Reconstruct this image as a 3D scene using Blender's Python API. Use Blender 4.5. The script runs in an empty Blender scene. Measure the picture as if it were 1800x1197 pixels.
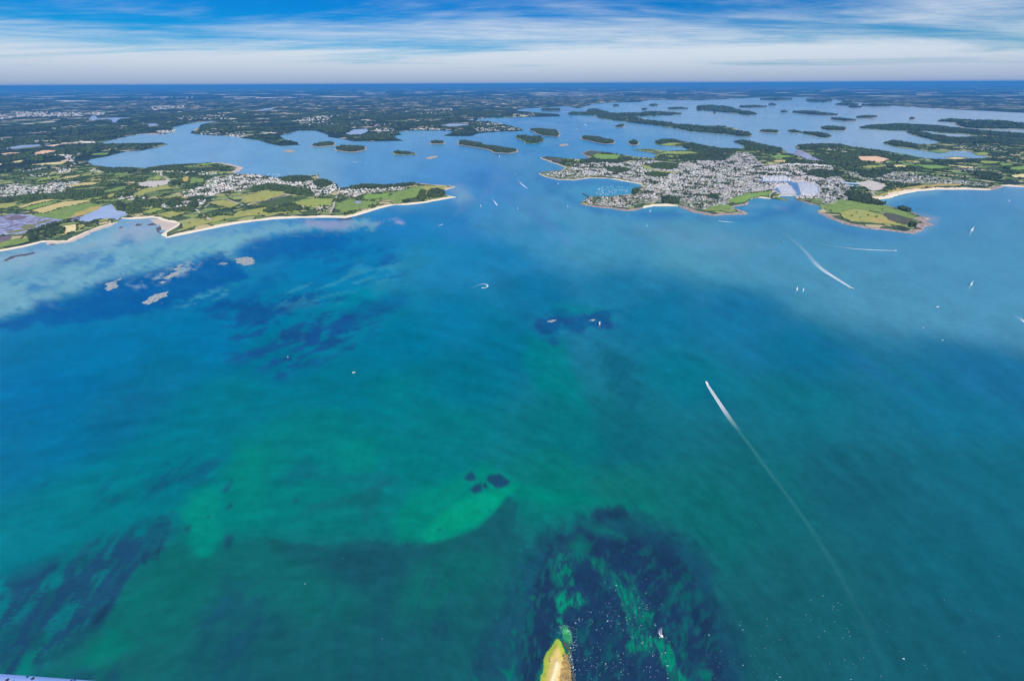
import bpy, bmesh, math, random
import numpy as np
from mathutils import Vector, Matrix
from mathutils.geometry import delaunay_2d_cdt

random.seed(7)
rng = np.random.default_rng(11)
SC = bpy.context.scene
COL = SC.collection

# ------------------------------------------------------------------ camera
H = 740.0                      # flying height over the sea, metres
RE = 1.0e12                    # the country is laid out flat
F = 800.0                      # focal length in pixels of an 1800 px wide picture
PITCH = math.radians(29.4)
ROLL = math.radians(0.26)
cam_d = bpy.data.cameras.new('camera')
cam_d.sensor_width = 36.0
cam_d.lens = 16.0
cam_d.clip_start = 0.2
cam_d.clip_end = 900000.0
cam = bpy.data.objects.new('camera', cam_d)
COL.objects.link(cam)
FW = Vector((0, math.cos(PITCH), -math.sin(PITCH)))
R0 = Vector((1, 0, 0)); U0 = Vector((0, math.sin(PITCH), math.cos(PITCH)))
RT = math.cos(ROLL) * R0 - math.sin(ROLL) * U0
UP = math.sin(ROLL) * R0 + math.cos(ROLL) * U0
m = Matrix((RT, UP, -FW)).transposed().to_4x4()
m.translation = (0, 0, H)
cam.matrix_world = m
SC.camera = cam

# ------------------------------------------------------------------ light, sky, exposure
SUN_AZ = math.radians(150); SUN_EL = math.radians(50)
w = bpy.data.worlds.new('World'); SC.world = w; w.use_nodes = True
def world_sky():
    nt = w.node_tree; nt.nodes.clear()
    N = lambda t: nt.nodes.new(t)
    L = lambda a, b: nt.links.new(a, b)
    def math_(op, a, b=None, c=None, clamp=False):
        n = N('ShaderNodeMath'); n.operation = op; n.use_clamp = clamp
        for i, v in enumerate((a, b, c)):
            if v is None: continue
            if isinstance(v, (int, float)): n.inputs[i].default_value = v
            else: L(v, n.inputs[i])
        return n.outputs[0]
    def mix(f, a, b):
        n = N('ShaderNodeMix'); n.data_type = 'RGBA'; n.clamp_factor = True
        if isinstance(f, float): n.inputs[0].default_value = f
        else: L(f, n.inputs[0])
        for s, v in ((6, a), (7, b)):
            if isinstance(v, tuple): n.inputs[s].default_value = (*v, 1)
            else: L(v, n.inputs[s])
        return n.outputs[2]
    out = N('ShaderNodeOutputWorld'); bg = N('ShaderNodeBackground')
    bg.inputs['Strength'].default_value = 0.10
    L(bg.outputs[0], out.inputs[0])
    sky = N('ShaderNodeTexSky'); sky.sky_type = 'NISHITA'; sky.sun_disc = False
    sky.sun_elevation = SUN_EL; sky.sun_rotation = SUN_AZ
    sky.altitude = 700; sky.air_density = 1.0; sky.dust_density = 0.3; sky.ozone_density = 3.0
    hs = N('ShaderNodeHueSaturation'); hs.inputs['Saturation'].default_value = 1.55
    hs.inputs['Value'].default_value = 0.9
    L(sky.outputs[0], hs.inputs['Color'])
    tint = N('ShaderNodeMix'); tint.data_type = 'RGBA'; tint.blend_type = 'MULTIPLY'; tint.inputs[0].default_value = 1
    L(hs.outputs[0], tint.inputs[6]); tint.inputs[7].default_value = (0.02, 0.42, 0.74, 1)
    tc = N('ShaderNodeTexCoord'); sp = N('ShaderNodeSeparateXYZ'); L(tc.outputs['Generated'], sp.inputs[0])
    z = math_('MAXIMUM', sp.outputs[2], 0.0)
    zz = math_('ADD', z, 0.035)
    cx = math_('DIVIDE', sp.outputs[0], zz); cy = math_('DIVIDE', sp.outputs[1], zz)
    cb = N('ShaderNodeCombineXYZ'); L(cx, cb.inputs[0]); L(cy, cb.inputs[1])
    mp = N('ShaderNodeMapping'); L(cb.outputs[0], mp.inputs[0])
    mp.inputs['Rotation'].default_value = (0, 0, math.radians(12))
    mp.inputs['Scale'].default_value = (0.13, 0.22, 1); mp.inputs['Location'].default_value = (1.7, 0.4, 0)
    n1 = N('ShaderNodeTexNoise'); L(mp.outputs[0], n1.inputs['Vector'])
    n1.inputs['Scale'].default_value = 1.0; n1.inputs['Detail'].default_value = 9; n1.inputs['Roughness'].default_value = 0.6
    n1.inputs['Distortion'].default_value = 0.7
    # the layer thickens with the length of the view through it
    thick = math_('MULTIPLY', math_('POWER', 2.718, math_('MULTIPLY', z, -22.0)), 0.55)
    mp2 = N('ShaderNodeMapping'); L(cb.outputs[0], mp2.inputs[0])
    mp2.inputs['Rotation'].default_value = (0, 0, math.radians(-24)); mp2.inputs['Scale'].default_value = (0.5, 1.1, 1); mp2.inputs['Location'].default_value = (4.2, 1.4, 0)
    n2 = N('ShaderNodeTexNoise'); L(mp2.outputs[0], n2.inputs['Vector'])
    n2.inputs['Scale'].default_value = 1.0; n2.inputs['Detail'].default_value = 8; n2.inputs['Roughness'].default_value = 0.68; n2.inputs['Distortion'].default_value = 1.6
    nsum = math_('ADD', math_('MULTIPLY', n1.outputs[0], 0.82), math_('MULTIPLY', n2.outputs[0], 0.18))
    cov = math_('ADD', nsum, thick)
    mr = N('ShaderNodeMapRange'); mr.interpolation_type = 'SMOOTHSTEP'; L(cov, mr.inputs[0])
    mr.inputs[1].default_value = 0.47; mr.inputs[2].default_value = 0.78
    cloud = mix(mr.outputs[0], tint.outputs[2], (5.0, 5.65, 6.4))
    hz = math_('POWER', 2.718, math_('MULTIPLY', math_('POWER', math_('MULTIPLY', z, 34.0), 2.0), -1.0))
    cl2 = mix(math_('MULTIPLY', hz, 0.85), cloud, (2.65, 3.35, 4.6))
    L(cl2, bg.inputs['Color'])
world_sky()
sun_d = bpy.data.lights.new('sun', 'SUN'); sun_d.energy = 4.0; sun_d.angle = math.radians(0.53)
sun_d.color = (1.0, 0.95, 0.88)
sun = bpy.data.objects.new('sun', sun_d); COL.objects.link(sun)
sv = Vector((math.sin(SUN_AZ) * math.cos(SUN_EL), math.cos(SUN_AZ) * math.cos(SUN_EL), math.sin(SUN_EL)))
sun.rotation_euler = sv.to_track_quat('Z', 'Y').to_euler()
SC.view_settings.view_transform = 'Standard'; SC.view_settings.look = 'None'
SC.view_settings.exposure = 0.4; SC.view_settings.gamma = 1.0
SC.cycles.use_denoising = True
SC.cycles.max_bounces = 5; SC.cycles.volume_bounces = 0
HAZE_C = (0.09, 0.42, 0.92, 1); HAZE_D = 2.3e-5

# ------------------------------------------------------------------ geography helpers
def gp(px, py):
    """where the line of sight of a survey point of the photograph meets the curved sea"""
    d = FW * F + RT * (px - 900.0) - UP * (py - 598.5)
    a = (d.x * d.x + d.y * d.y) / (2 * RE); b = d.z
    q = b * b - 4 * a * H
    t = 2 * H / (-b + math.sqrt(q)) if (q > 0 and b < 0) else 150000.0 / math.hypot(d.x, d.y)
    x, y = d.x * t, d.y * t
    r = math.hypot(x, y)
    if r > 150000: x, y = x * 1.5e5 / r, y * 1.5e5 / r
    return (x, y)
def gz(x, y): return -(x * x + y * y) / (2 * RE)
def G(poly): return [gp(*p) for p in poly]
def area(P):
    P = np.asarray(P); x, y = P[:, 0], P[:, 1]
    return 0.5 * np.sum(x * np.roll(y, -1) - y * np.roll(x, -1))
def inside(P, X, Y):
    P = np.asarray(P); n = len(P); res = np.zeros(len(X), bool)
    j = n - 1
    for i in range(n):
        xi, yi = P[i]; xj, yj = P[j]
        if yi != yj:
            c = ((yi > Y) != (yj > Y)) & (X < (xj - xi) * (Y - yi) / (yj - yi) + xi)
            res ^= c
        j = i
    return res
def fract(P, closed=True, amp=0.05, fine=0.0045, seed=0, least=9.0):
    """break every stretch of coast into an irregular line; returns points and where the surveyed ones went"""
    rs = random.Random(seed); out = []; idx = []
    n = len(P)
    def sub(a, b, depth):
        L = math.hypot(b[0] - a[0], b[1] - a[1]); r = math.hypot(a[0], a[1])
        if L < max(least, r * fine) or depth == 0: return []
        d = rs.uniform(-1, 1) * amp * L * (1 if L < 600 else 0.5)
        mx = (a[0] + b[0]) / 2 - (b[1] - a[1]) / L * d; my = (a[1] + b[1]) / 2 + (b[0] - a[0]) / L * d
        mm = (mx, my)
        return sub(a, mm, depth - 1) + [mm] + sub(mm, b, depth - 1)
    for i in range(n if closed else n - 1):
        a, b = P[i], P[(i + 1) % n]
        idx.append(len(out)); out.append(a); out += sub(a, b, 5)
    if not closed: idx.append(len(out)); out.append(P[-1])
    return out, idx
# value noise
def _h(ix, iy, s):
    n = (ix * 374761393 + iy * 668265263 + s * 974711) & 0xffffffff
    n = ((n ^ (n >> 13)) * 1274126177) & 0xffffffff
    return ((n ^ (n >> 16)) & 0xffff) / 65535.0
def vnoise(x, y, s=0):
    ix = np.floor(x).astype(np.int64); iy = np.floor(y).astype(np.int64)
    fx = x - ix; fy = y - iy; fx = fx * fx * (3 - 2 * fx); fy = fy * fy * (3 - 2 * fy)
    a = _h(ix, iy, s); b = _h(ix + 1, iy, s); c = _h(ix, iy + 1, s); d = _h(ix + 1, iy + 1, s)
    return (a * (1 - fx) + b * fx) * (1 - fy) + (c * (1 - fx) + d * fx) * fy
def fbm(x, y, s=0, o=4):
    t = 0; a = 0.5; tot = 0
    for k in range(o):
        t = t + a * vnoise(x * 2 ** k, y * 2 ** k, s + k * 17); tot += a; a *= 0.55
    return t / tot
def lin(c):
    c = np.asarray(c, float) / 255.0
    return np.where(c <= 0.04045, c / 12.92, ((c + 0.055) / 1.055) ** 2.4)

# ------------------------------------------------------------------ object helpers
def tag(o, label=None, cat=None, group=None, kind=None):
    if label: o['label'] = label
    if cat: o['category'] = cat
    if group: o['group'] = group
    if kind: o['kind'] = kind
    return o
def link(name, me, parent=None):
    o = bpy.data.objects.new(name, me); COL.objects.link(o)
    if parent: o.parent = parent
    return o
def empty(name, loc, rz=0.0):
    o = bpy.data.objects.new(name, None); COL.objects.link(o)
    o.location = loc; o.rotation_euler = (0, 0, rz); o.empty_display_size = 1
    return o
def mesh_np(name, V, Fc, mats, mi=None, smooth=False):
    """mesh from numpy arrays; Fc is (n,3) or (n,4)"""
    V = np.asarray(V, np.float32); Fc = np.asarray(Fc, np.int32)
    me = bpy.data.meshes.new(name)
    k = Fc.shape[1]
    me.vertices.add(len(V)); me.vertices.foreach_set('co', V.ravel())
    me.loops.add(Fc.size); me.loops.foreach_set('vertex_index', Fc.ravel())
    me.polygons.add(len(Fc)); me.polygons.foreach_set('loop_start', np.arange(0, Fc.size, k, dtype=np.int32))
    for mt in mats: me.materials.append(mt)
    if mi is not None: me.polygons.foreach_set('material_index', np.asarray(mi, np.int32))
    me.polygons.foreach_set('use_smooth', np.full(len(Fc), smooth))
    me.update(calc_edges=True); me.validate()
    return me
def mesh_py(name, V, Fc, mats, mi=None, smooth=False):
    me = bpy.data.meshes.new(name); me.from_pydata(V, [], Fc)
    for mt in mats: me.materials.append(mt)
    if mi is not None:
        for p, k in zip(me.polygons, mi): p.material_index = k
    if smooth:
        for p in me.polygons: p.use_smooth = True
    me.update()
    return me
def batch(T, TF, loc, rz, scl):
    """many copies of a small template in one vertex array"""
    T = np.asarray(T, float); TF = np.asarray(TF, int); n = len(loc)
    c, s = np.cos(rz)[:, None], np.sin(rz)[:, None]
    X = T[None, :, 0] * scl[:, 0:1]; Y = T[None, :, 1] * scl[:, 1:2]; Z = T[None, :, 2] * scl[:, 2:3]
    V = np.stack([X * c - Y * s + loc[:, 0:1], X * s + Y * c + loc[:, 1:2], Z + loc[:, 2:3]], -1).reshape(-1, 3)
    Fc = (TF[None] + (np.arange(n) * len(T))[:, None, None]).reshape(-1, TF.shape[1])
    return V, Fc

# ------------------------------------------------------------------ materials
def nodes(name):
    mt = bpy.data.materials.new(name); mt.use_nodes = True
    nt = mt.node_tree; b = nt.nodes['Principled BSDF']
    return mt, nt, b
def ramp(nt, stops, interp='LINEAR'):
    r = nt.nodes.new('ShaderNodeValToRGB'); r.color_ramp.interpolation = interp
    e = r.color_ramp.elements
    while len(e) > 1: e.remove(e[-1])
    e[0].position = stops[0][0]; e[0].color = (*stops[0][1], 1)
    for p, c in stops[1:]:
        k = e.new(p); k.color = (*c, 1)
    return r
def pos(nt, scale=(1, 1, 1), rot=0.0):
    g = nt.nodes.new('ShaderNodeNewGeometry'); mp = nt.nodes.new('ShaderNodeMapping')
    nt.links.new(g.outputs['Position'], mp.inputs[0])
    mp.inputs['Scale'].default_value = scale; mp.inputs['Rotation'].default_value = (0, 0, rot)
    return mp.outputs[0]
def noise(nt, vec, scale, detail=4, rough=0.55, dist=0.0):
    n = nt.nodes.new('ShaderNodeTexNoise'); nt.links.new(vec, n.inputs['Vector'])
    n.inputs['Scale'].default_value = scale; n.inputs['Detail'].default_value = detail
    n.inputs['Roughness'].default_value = rough; n.inputs['Distortion'].default_value = dist
    return n
def mixc(nt, f, a, b, mode='MIX'):
    n = nt.nodes.new('ShaderNodeMix'); n.data_type = 'RGBA'; n.blend_type = mode
    if isinstance(f, (int, float)): n.inputs[0].default_value = f
    else: nt.links.new(f, n.inputs[0])
    for s, v in ((6, a), (7, b)):
        if isinstance(v, tuple): n.inputs[s].default_value = (*v, 1)
        else: nt.links.new(v, n.inputs[s])
    return n.outputs[2]
def mrange(nt, v, a, b, c=0.0, d=1.0):
    n = nt.nodes.new('ShaderNodeMapRange'); n.interpolation_type = 'SMOOTHSTEP'
    nt.links.new(v, n.inputs[0])
    for i, k in enumerate((a, b, c, d)): n.inputs[i + 1].default_value = k
    return n.outputs[0]
def mottled(name, stops, size, rough=0.9, spec=0.2, detail=5, dist=0.4):
    """a colour with irregular patches of the given size in metres"""
    mt, nt, b = nodes(name)
    v = pos(nt)
    n = noise(nt, v, 1.0 / size, detail, 0.65, dist)
    r = ramp(nt, stops); nt.links.new(n.outputs[0], r.inputs[0])
    nt.links.new(r.outputs[0], b.inputs['Base Color'])
    b.inputs['Roughness'].default_value = rough
    b.inputs['Specular IOR Level'].default_value = spec
    return mt
def flat(name, c, rough=0.6, spec=0.3, size=3.0, var=0.12):
    lo = tuple(k * (1 - var) for k in c); hi = tuple(min(1, k * (1 + var)) for k in c)
    return mottled(name, [(0.3, lo), (0.7, hi)], size, rough, spec, 3)
# ------------------------------------------------------------------ the sea
# chart coordinates about the point under the aircraft: bearing and dip, in units of about one pixel
def chart(x, y):
    r = np.hypot(x, y)
    return np.arctan2(x, y) * 720.0, np.arctan2(H, r) * 800.0
def chart_px(p):
    x, y = gp(*p); a, b = chart(np.array([x]), np.array([y])); return (float(a[0]), float(b[0]))

# water colour soundings: (photo point) -> water colour there with sky sheen and haze painted in
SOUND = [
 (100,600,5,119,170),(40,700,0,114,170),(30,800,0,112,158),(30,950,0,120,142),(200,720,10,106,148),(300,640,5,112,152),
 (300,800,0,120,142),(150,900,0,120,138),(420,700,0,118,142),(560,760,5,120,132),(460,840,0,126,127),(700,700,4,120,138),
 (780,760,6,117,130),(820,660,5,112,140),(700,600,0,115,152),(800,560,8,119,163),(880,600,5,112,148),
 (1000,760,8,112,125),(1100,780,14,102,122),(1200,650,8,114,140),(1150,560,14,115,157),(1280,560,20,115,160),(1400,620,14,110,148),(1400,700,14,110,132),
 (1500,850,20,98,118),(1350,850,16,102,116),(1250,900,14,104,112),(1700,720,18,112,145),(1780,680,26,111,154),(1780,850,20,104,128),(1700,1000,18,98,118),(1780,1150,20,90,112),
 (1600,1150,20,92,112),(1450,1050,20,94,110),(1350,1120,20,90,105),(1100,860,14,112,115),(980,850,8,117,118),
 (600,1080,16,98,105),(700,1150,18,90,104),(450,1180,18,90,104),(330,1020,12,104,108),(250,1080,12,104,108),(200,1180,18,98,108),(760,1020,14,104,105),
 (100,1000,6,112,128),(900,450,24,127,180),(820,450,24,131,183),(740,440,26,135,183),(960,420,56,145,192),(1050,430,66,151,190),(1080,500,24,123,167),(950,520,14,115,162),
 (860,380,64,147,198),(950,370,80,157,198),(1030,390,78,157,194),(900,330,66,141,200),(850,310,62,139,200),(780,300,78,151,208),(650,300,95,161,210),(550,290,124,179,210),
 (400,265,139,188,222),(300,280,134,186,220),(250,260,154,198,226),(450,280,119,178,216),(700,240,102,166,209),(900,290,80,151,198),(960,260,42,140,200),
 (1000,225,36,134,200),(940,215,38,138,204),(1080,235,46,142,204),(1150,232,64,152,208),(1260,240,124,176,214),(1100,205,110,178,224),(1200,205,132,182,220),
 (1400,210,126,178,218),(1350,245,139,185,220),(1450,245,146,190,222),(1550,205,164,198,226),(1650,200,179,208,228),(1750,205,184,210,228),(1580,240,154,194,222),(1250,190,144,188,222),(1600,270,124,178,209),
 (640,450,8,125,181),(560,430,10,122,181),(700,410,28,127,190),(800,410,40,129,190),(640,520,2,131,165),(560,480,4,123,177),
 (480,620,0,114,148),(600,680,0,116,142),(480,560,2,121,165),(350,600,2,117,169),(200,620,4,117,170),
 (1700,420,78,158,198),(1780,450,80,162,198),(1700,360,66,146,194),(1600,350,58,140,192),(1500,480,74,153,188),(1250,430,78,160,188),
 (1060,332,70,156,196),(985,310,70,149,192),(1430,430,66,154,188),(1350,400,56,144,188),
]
# patches seen through or on the water: (colour, softness, roughness of edge, strength, outline)
PALE = (112,172,198); WEED1 = (6,92,162); NAVY = (25,57,93); NAVY2 = (24,70,108); TEALD = (18,88,104); TEALB = (0,122,119)
SHOAL = [
 # pale shallows off the western beach
 ((118,182,202),8,16,.95,[(-80,470),(0,448),(100,430),(210,392),(300,398),(296,424),(400,404),(500,390),(600,390),(640,384),(660,392),(610,402),(540,408),(460,420),(425,436),(405,455),(370,447),(300,463),(200,490),(110,520),(50,545),(-80,580)]),
 ((146,190,208),8,10,.7,[(-60,462),(0,446),(90,430),(150,424),(200,405),(240,396),(280,405),(250,425),(150,440),(60,462),(-60,490)]),
 ((112,188,198),10,14,.7,[(230,462),(300,440),(400,420),(430,412),(420,430),(380,445),(300,460),(240,476)]),
 ((160,180,206),8,9,.6,[(205,398),(255,388),(285,396),(282,412),(240,420),(200,418)]),
 ((90,155,195),8,16,.6,[(40,480),(120,462),(180,440),(190,448),(110,485),(60,500)]),
 ((60,130,190),5,9,.8,[(150,446),(165,440),(178,445),(168,455),(150,458)]),
 ((66,138,190),4,9,.8,[(105,455),(125,445),(140,446),(135,458),(110,465)]),
 ((70,140,192),4,9,.75,[(195,430),(230,422),(240,426),(215,436)]),
 ((60,132,188),4,9,.75,[(45,500),(70,485),(90,490),(60,510)]),
 ((150,162,202),5,9,.8,[(520,388),(560,385),(600,388),(622,394),(608,400),(580,402),(545,398)]),
 ((165,175,205),3,5,.8,[(692,389),(700,387),(714,391),(708,396),(698,394)]),
 ((130,178,205),8,6,.75,[(786,330),(806,326),(826,335),(832,350),(806,358),(796,352),(800,346)]),
 ((96,160,200),9,9,.6,[(690,362),(720,358),(740,361),(715,369),(695,368)]),
 ((76,172,196),7,4,.8,[(1125,368),(1150,364),(1185,364),(1180,371),(1140,374)]),
 ((120,190,205),6,3,.8,[(1536,353),(1560,349),(1600,340),(1650,336),(1640,340),(1600,346),(1560,357)]),
 ((140,178,208),5,4,.8,[(1610,378),(1650,384),(1645,400),(1625,410),(1600,413)]),
 ((122,170,205),5,5,.7,[(1315,374),(1330,378),(1312,380),(1262,384),(1230,377),(1262,381)]),
 ((120,168,206),5,4,.7,[(1318,360),(1345,361),(1330,364),(1312,364)]),
 ((130,174,208),4,4,.7,[(1358,362),(1380,365),(1386,369),(1362,366)]),
 ((38,112,184),14,6,.75,[(1395,372),(1440,382),(1490,400),(1560,412),(1620,415),(1660,402),(1700,395),(1690,410),(1600,428),(1500,418),(1420,398)]),
 ((36,112,184),10,6,.7,[(1040,368),(1105,376),(1130,370),(1200,372),(1250,384),(1320,380),(1400,360),(1400,372),(1310,390),(1200,384),(1100,384)]),
 ((44,118,188),8,5,.7,[(945,308),(980,320),(1040,316),(1105,324),(1110,328),(1040,322),(985,327),(940,316)]),
 # weed banks of the western reef
 (WEED1,5,13,.92,[(-60,585),(0,568),(60,548),(62,528),(110,530),(165,514),(158,507),(190,494),(260,480),(330,462),(370,448),(388,445),(405,456),(432,470),(442,488),(400,502),(340,520),(290,540),(200,556),(120,570),(0,582)]),
 ((8,96,168),8,12,.8,[(408,440),(450,422),(520,408),(590,410),(640,420),(600,440),(520,446),(440,462)]),
 ((12,86,150),6,14,.85,[(345,548),(390,530),(440,516),(470,520),(420,545),(365,556)]),
 ((14,84,148),6,16,.85,[(396,560),(440,538),(475,530),(530,518),(545,524),(500,550),(470,570),(440,576),(400,570)]),
 ((6,96,164),12,16,.6,[(300,530),(400,510),(470,490),(480,505),(400,530),(320,548)]),
 ((20,78,140),3,6,.9,[(489,592),(493,582),(531,575),(526,594),(500,600)]),
 ((20,78,142),3,5,.9,[(534,596),(548,582),(563,576),(567,604),(546,607)]),
 ((18,82,146),4,7,.9,[(573,588),(592,567),(602,552),(632,554),(612,580),(582,594)]),
 ((14,98,156),9,8,.7,[(600,552),(674,521),(710,516),(720,530),(660,560),(625,575)]),
 ((20,82,140),4,5,.85,[(601,614),(630,601),(622,616)]),
 ((20,84,140),4,5,.8,[(574,600),(600,596),(606,602),(580,606)]),
 ((22,76,134),3,5,.9,[(494,632),(514,624),(514,634),(498,637)]),
 ((22,76,134),3,5,.9,[(504,646),(528,632),(524,642)]),
 ((22,78,134),3,5,.9,[(473,667),(495,655),(514,653),(494,665)]),
 ((20,82,138),3,4,.85,[(403,632),(421,624),(424,628),(412,634)]),
 ((16,90,142),5,6,.6,[(384,634),(440,622),(450,628),(400,640)]),
 ((26,98,164),4,6,.75,[(669,460),(678,446),(692,442),(694,456),(680,472)]),
 ((18,94,150),4,5,.8,[(648,580),(668,570),(670,576),(655,583)]),
 ((16,100,150),6,5,.6,[(586,622),(606,617),(598,626)]),
 ((40,132,168),10,12,.5,[(640,500),(700,470),(740,440),(760,460),(720,500),(660,520)]),
 ((70,150,190),3,2,.7,[(529,598),(533,586),(535,588),(531,600)]),
 # middle ground
 ((0,126,136),16,10,.8,[(928,590),(990,598),(1012,650),(1030,720),(990,700),(950,695),(922,640)]),
 ((0,130,140),10,8,.6,[(960,540),(1000,532),(1060,545),(1080,560),(1030,560),(980,552)]),
 ((24,76,138),5,6,.9,[(938,575),(947,562),(969,557),(990,557),(982,578),(967,588),(949,587)]),
 ((24,78,140),5,6,.9,[(986,560),(1024,554),(1064,546),(1078,551),(1070,562),(1080,576),(1064,580),(1032,571),(1030,584),(1013,584),(990,574)]),
 ((20,88,146),4,5,.8,[(963,597),(973,592),(984,604),(976,608)]),
 ((14,96,150),7,7,.6,[(968,546),(991,538),(1002,552),(980,556)]),
 ((16,98,128),14,12,.7,[(1050,605),(1100,612),(1135,700),(1110,720),(1075,680)]),
 # pale sand of the middle bank and its dark southern slope
 ((2,120,126),26,14,.75,[(420,770),(520,720),(600,740),(700,770),(800,812),(900,855),(885,895),(800,935),(700,950),(600,950),(500,936),(420,900),(405,850)]),
 ((0,130,127),14,8,.8,[(426,780),(462,790),(458,909),(426,918),(410,860)]),
 ((0,129,130),12,8,.8,[(585,770),(667,775),(658,827),(606,834)]),
 ((0,128,120),12,8,.8,[(920,860),(1000,868),(1080,880),(1150,895),(1080,892),(960,884),(905,872)]),
 ((12,104,124),9,6,.75,[(478,852),(520,814),(546,804),(565,834),(610,838),(670,832),(700,840),(660,846),(600,846),(550,842),(500,852)]),
 ((14,102,117),8,6,.8,[(516,914),(540,888),(604,876),(640,856),(668,840),(704,844),(676,862),(660,900),(642,920),(630,888),(572,894),(536,908)]),
 ((0,132,122),12,6,.9,[(722,868),(813,836),(856,812),(905,848),(873,894),(836,928),(753,956),(701,953),(690,915)]),
 ((0,150,128),7,5,.95,[(912,852),(876,892),(840,926),(787,947),(752,956),(742,942),(770,908),(822,874),(866,861)]),
 ((0,130,121),7,5,.8,[(905,850),(951,862),(985,884),(940,880)]),
 ((18,90,105),26,14,.9,[(400,948),(486,962),(581,976),(658,962),(744,968),(790,960),(845,938),(885,905),(925,930),(925,980),(880,1070),(840,1197),(840,1450),(300,1450),(330,1120),(380,1040)]),
 ((18,88,104),5,4,.85,[(470,949),(486,951),(551,957),(581,965),(624,953),(658,950),(693,956),(744,957),(787,950),(839,930),(873,897),(893,873),(910,884),(905,930),(860,990),(760,1030),(640,1030),(540,1010),(480,980)]),
 ((20,82,104),14,8,.7,[(590,970),(640,956),(690,962),(760,962),(780,985),(720,1020),(620,1030),(570,1000)]),
 (NAVY2,2.5,2,.8,[(708,960),(714,954),(719,957),(714,962)]),
 (NAVY2,2.5,2,.7,[(766,932),(772,928),(777,930),(770,934)]),
 ((16,94,112),4,3,.8,[(514,882),(520,874),(527,878),(522,886)]),
 ((12,108,112),22,16,.6,[(380,960),(470,960),(560,1000),(640,1060),(560,1100),(420,1060)]),
 ((10,108,108),20,16,.6,[(720,985),(860,960),(880,1000),(800,1060),(700,1090)]),
 (NAVY2,3,2,.95,[(816,842),(820,834),(829,827),(838,840),(833,846),(823,847)]),
 (NAVY2,2.5,2,.95,[(827,860),(834,852),(846,849),(848,863),(834,868)]),
 (NAVY2,2.5,1.5,.95,[(848,856),(852,847),(858,856),(853,859)]),
 (NAVY2,3,2.5,.95,[(856,844),(858,836),(878,831),(897,845),(894,853),(882,858),(872,859),(864,851)]),
 ((20,84,100),6,4,.8,[(758,996),(768,990),(778,995),(768,1000)]),
 ((22,76,104),4,4,.8,[(760,1108),(766,1098),(780,1094),(788,1104),(780,1118),(766,1120)]),
 ((16,96,106),3,2,.8,[(769,1108),(774,1103),(780,1107),(774,1112)]),
 # dark weed at the lower left
 (NAVY,8,16,.6,[(-60,1190),(0,1112),(33,1080),(66,1050),(109,1029),(126,999),(166,972),(170,984),(140,1012),(146,1032),(113,1062),(80,1092),(66,1125),(33,1158),(0,1185),(-60,1450)]),
 (NAVY2,6,12,.6,[(166,1006),(172,989),(199,970),(232,944),(275,914),(300,905),(308,926),(292,948),(272,984),(252,994),(232,1015),(206,1050),(186,1080),(159,1100),(140,1086),(159,1052),(186,1022),(212,998)]),
 (NAVY,3,6,.8,[(170,1004),(176,990),(200,975),(196,990),(180,1003)]),
 (NAVY,3,6,.8,[(274,980),(280,955),(290,940),(296,945),(284,968)]),
 (NAVY,3,6,.8,[(245,992),(250,972),(258,970),(262,985),(254,995)]),
 (NAVY,3,7,.85,[(160,1098),(172,1070),(190,1055),(204,1048),(196,1070),(180,1085)]),
 ((16,108,118),4,8,.8,[(150,1040),(165,1010),(180,1005),(170,1030),(160,1060)]),
 (NAVY2,4,6,.85,[(-20,1060),(0,1045),(33,1026),(22,1042),(0,1056)]),
 (NAVY2,4,6,.85,[(43,1029),(90,995),(78,1014),(55,1028)]),
 (NAVY2,4,5,.8,[(154,960),(182,940),(174,955)]),
 ((16,86,128),4,5,.8,[(58,855),(95,840),(78,853)]),
 ((12,100,125),10,10,.7,[(190,880),(280,835),(360,806),(400,806),(350,830),(260,870)]),
 ((0,138,131),10,12,.95,[(318,900),(336,874),(371,852),(386,872),(383,909),(392,943),(366,980),(344,980),(332,940)]),
 (NAVY2,3,4,.85,[(388,864),(408,843),(412,850),(396,866)]),
 (NAVY2,3,4,.85,[(394,892),(408,882),(408,893),(398,898)]),
 (NAVY2,3,4,.85,[(324,930),(334,922),(332,936)]),
 (NAVY2,4,5,.8,[(395,944),(415,938),(406,956),(396,966)]),
 (NAVY2,2,3,.7,[(362,912),(366,905),(370,910)]),
 ((18,90,112),4,5,.7,[(342,852),(360,838),(372,832),(362,846)]),
 ((20,80,108),7,8,.85,[(394,1130),(425,1105),(461,1070),(466,1090),(441,1126),(421,1154),(394,1160)]),
 ((20,84,110),5,7,.8,[(352,1096),(391,1062),(421,1045),(400,1085),(358,1103)]),
 ((20,80,108),5,6,.85,[(120,1190),(159,1166),(166,1186),(150,1220),(110,1220)]),
 ((20,80,108),5,6,.8,[(180,1200),(212,1156),(210,1190),(200,1215)]),
 ((0,128,118),12,10,.7,[(140,1165),(186,1112),(208,1106),(200,1135),(236,1132),(200,1160),(160,1176)]),
 ((0,130,122),9,8,.8,[(0,1188),(46,1154),(66,1150),(46,1182),(20,1210)]),
 ((4,120,118),12,12,.6,[(210,1060),(240,1030),(260,1040),(240,1070)]),
 # dark weed round the near islet
 ((22,72,104),20,16,.85,[(820,1230),(838,1130),(880,1070),(905,1010),(925,965),(945,935),(1000,922),(1040,905),(1050,893),(1085,890),(1140,912),(1200,940),(1255,985),(1262,1050),(1295,1110),(1320,1450)]),
 (NAVY,14,18,.95,[(905,1450),(915,1130),(935,1050),(950,1000),(965,960),(1000,940),(1045,930),(1100,940),(1160,950),(1210,985),(1225,1040),(1255,1080),(1270,1150),(1280,1450)]),
 (NAVY,6,6,.8,[(1035,906),(1052,893),(1085,891),(1112,902),(1092,912),(1055,914)]),
 ((12,112,112),8,8,.75,[(1030,925),(1075,928),(1100,944),(1085,946),(1045,938)]),
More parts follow.
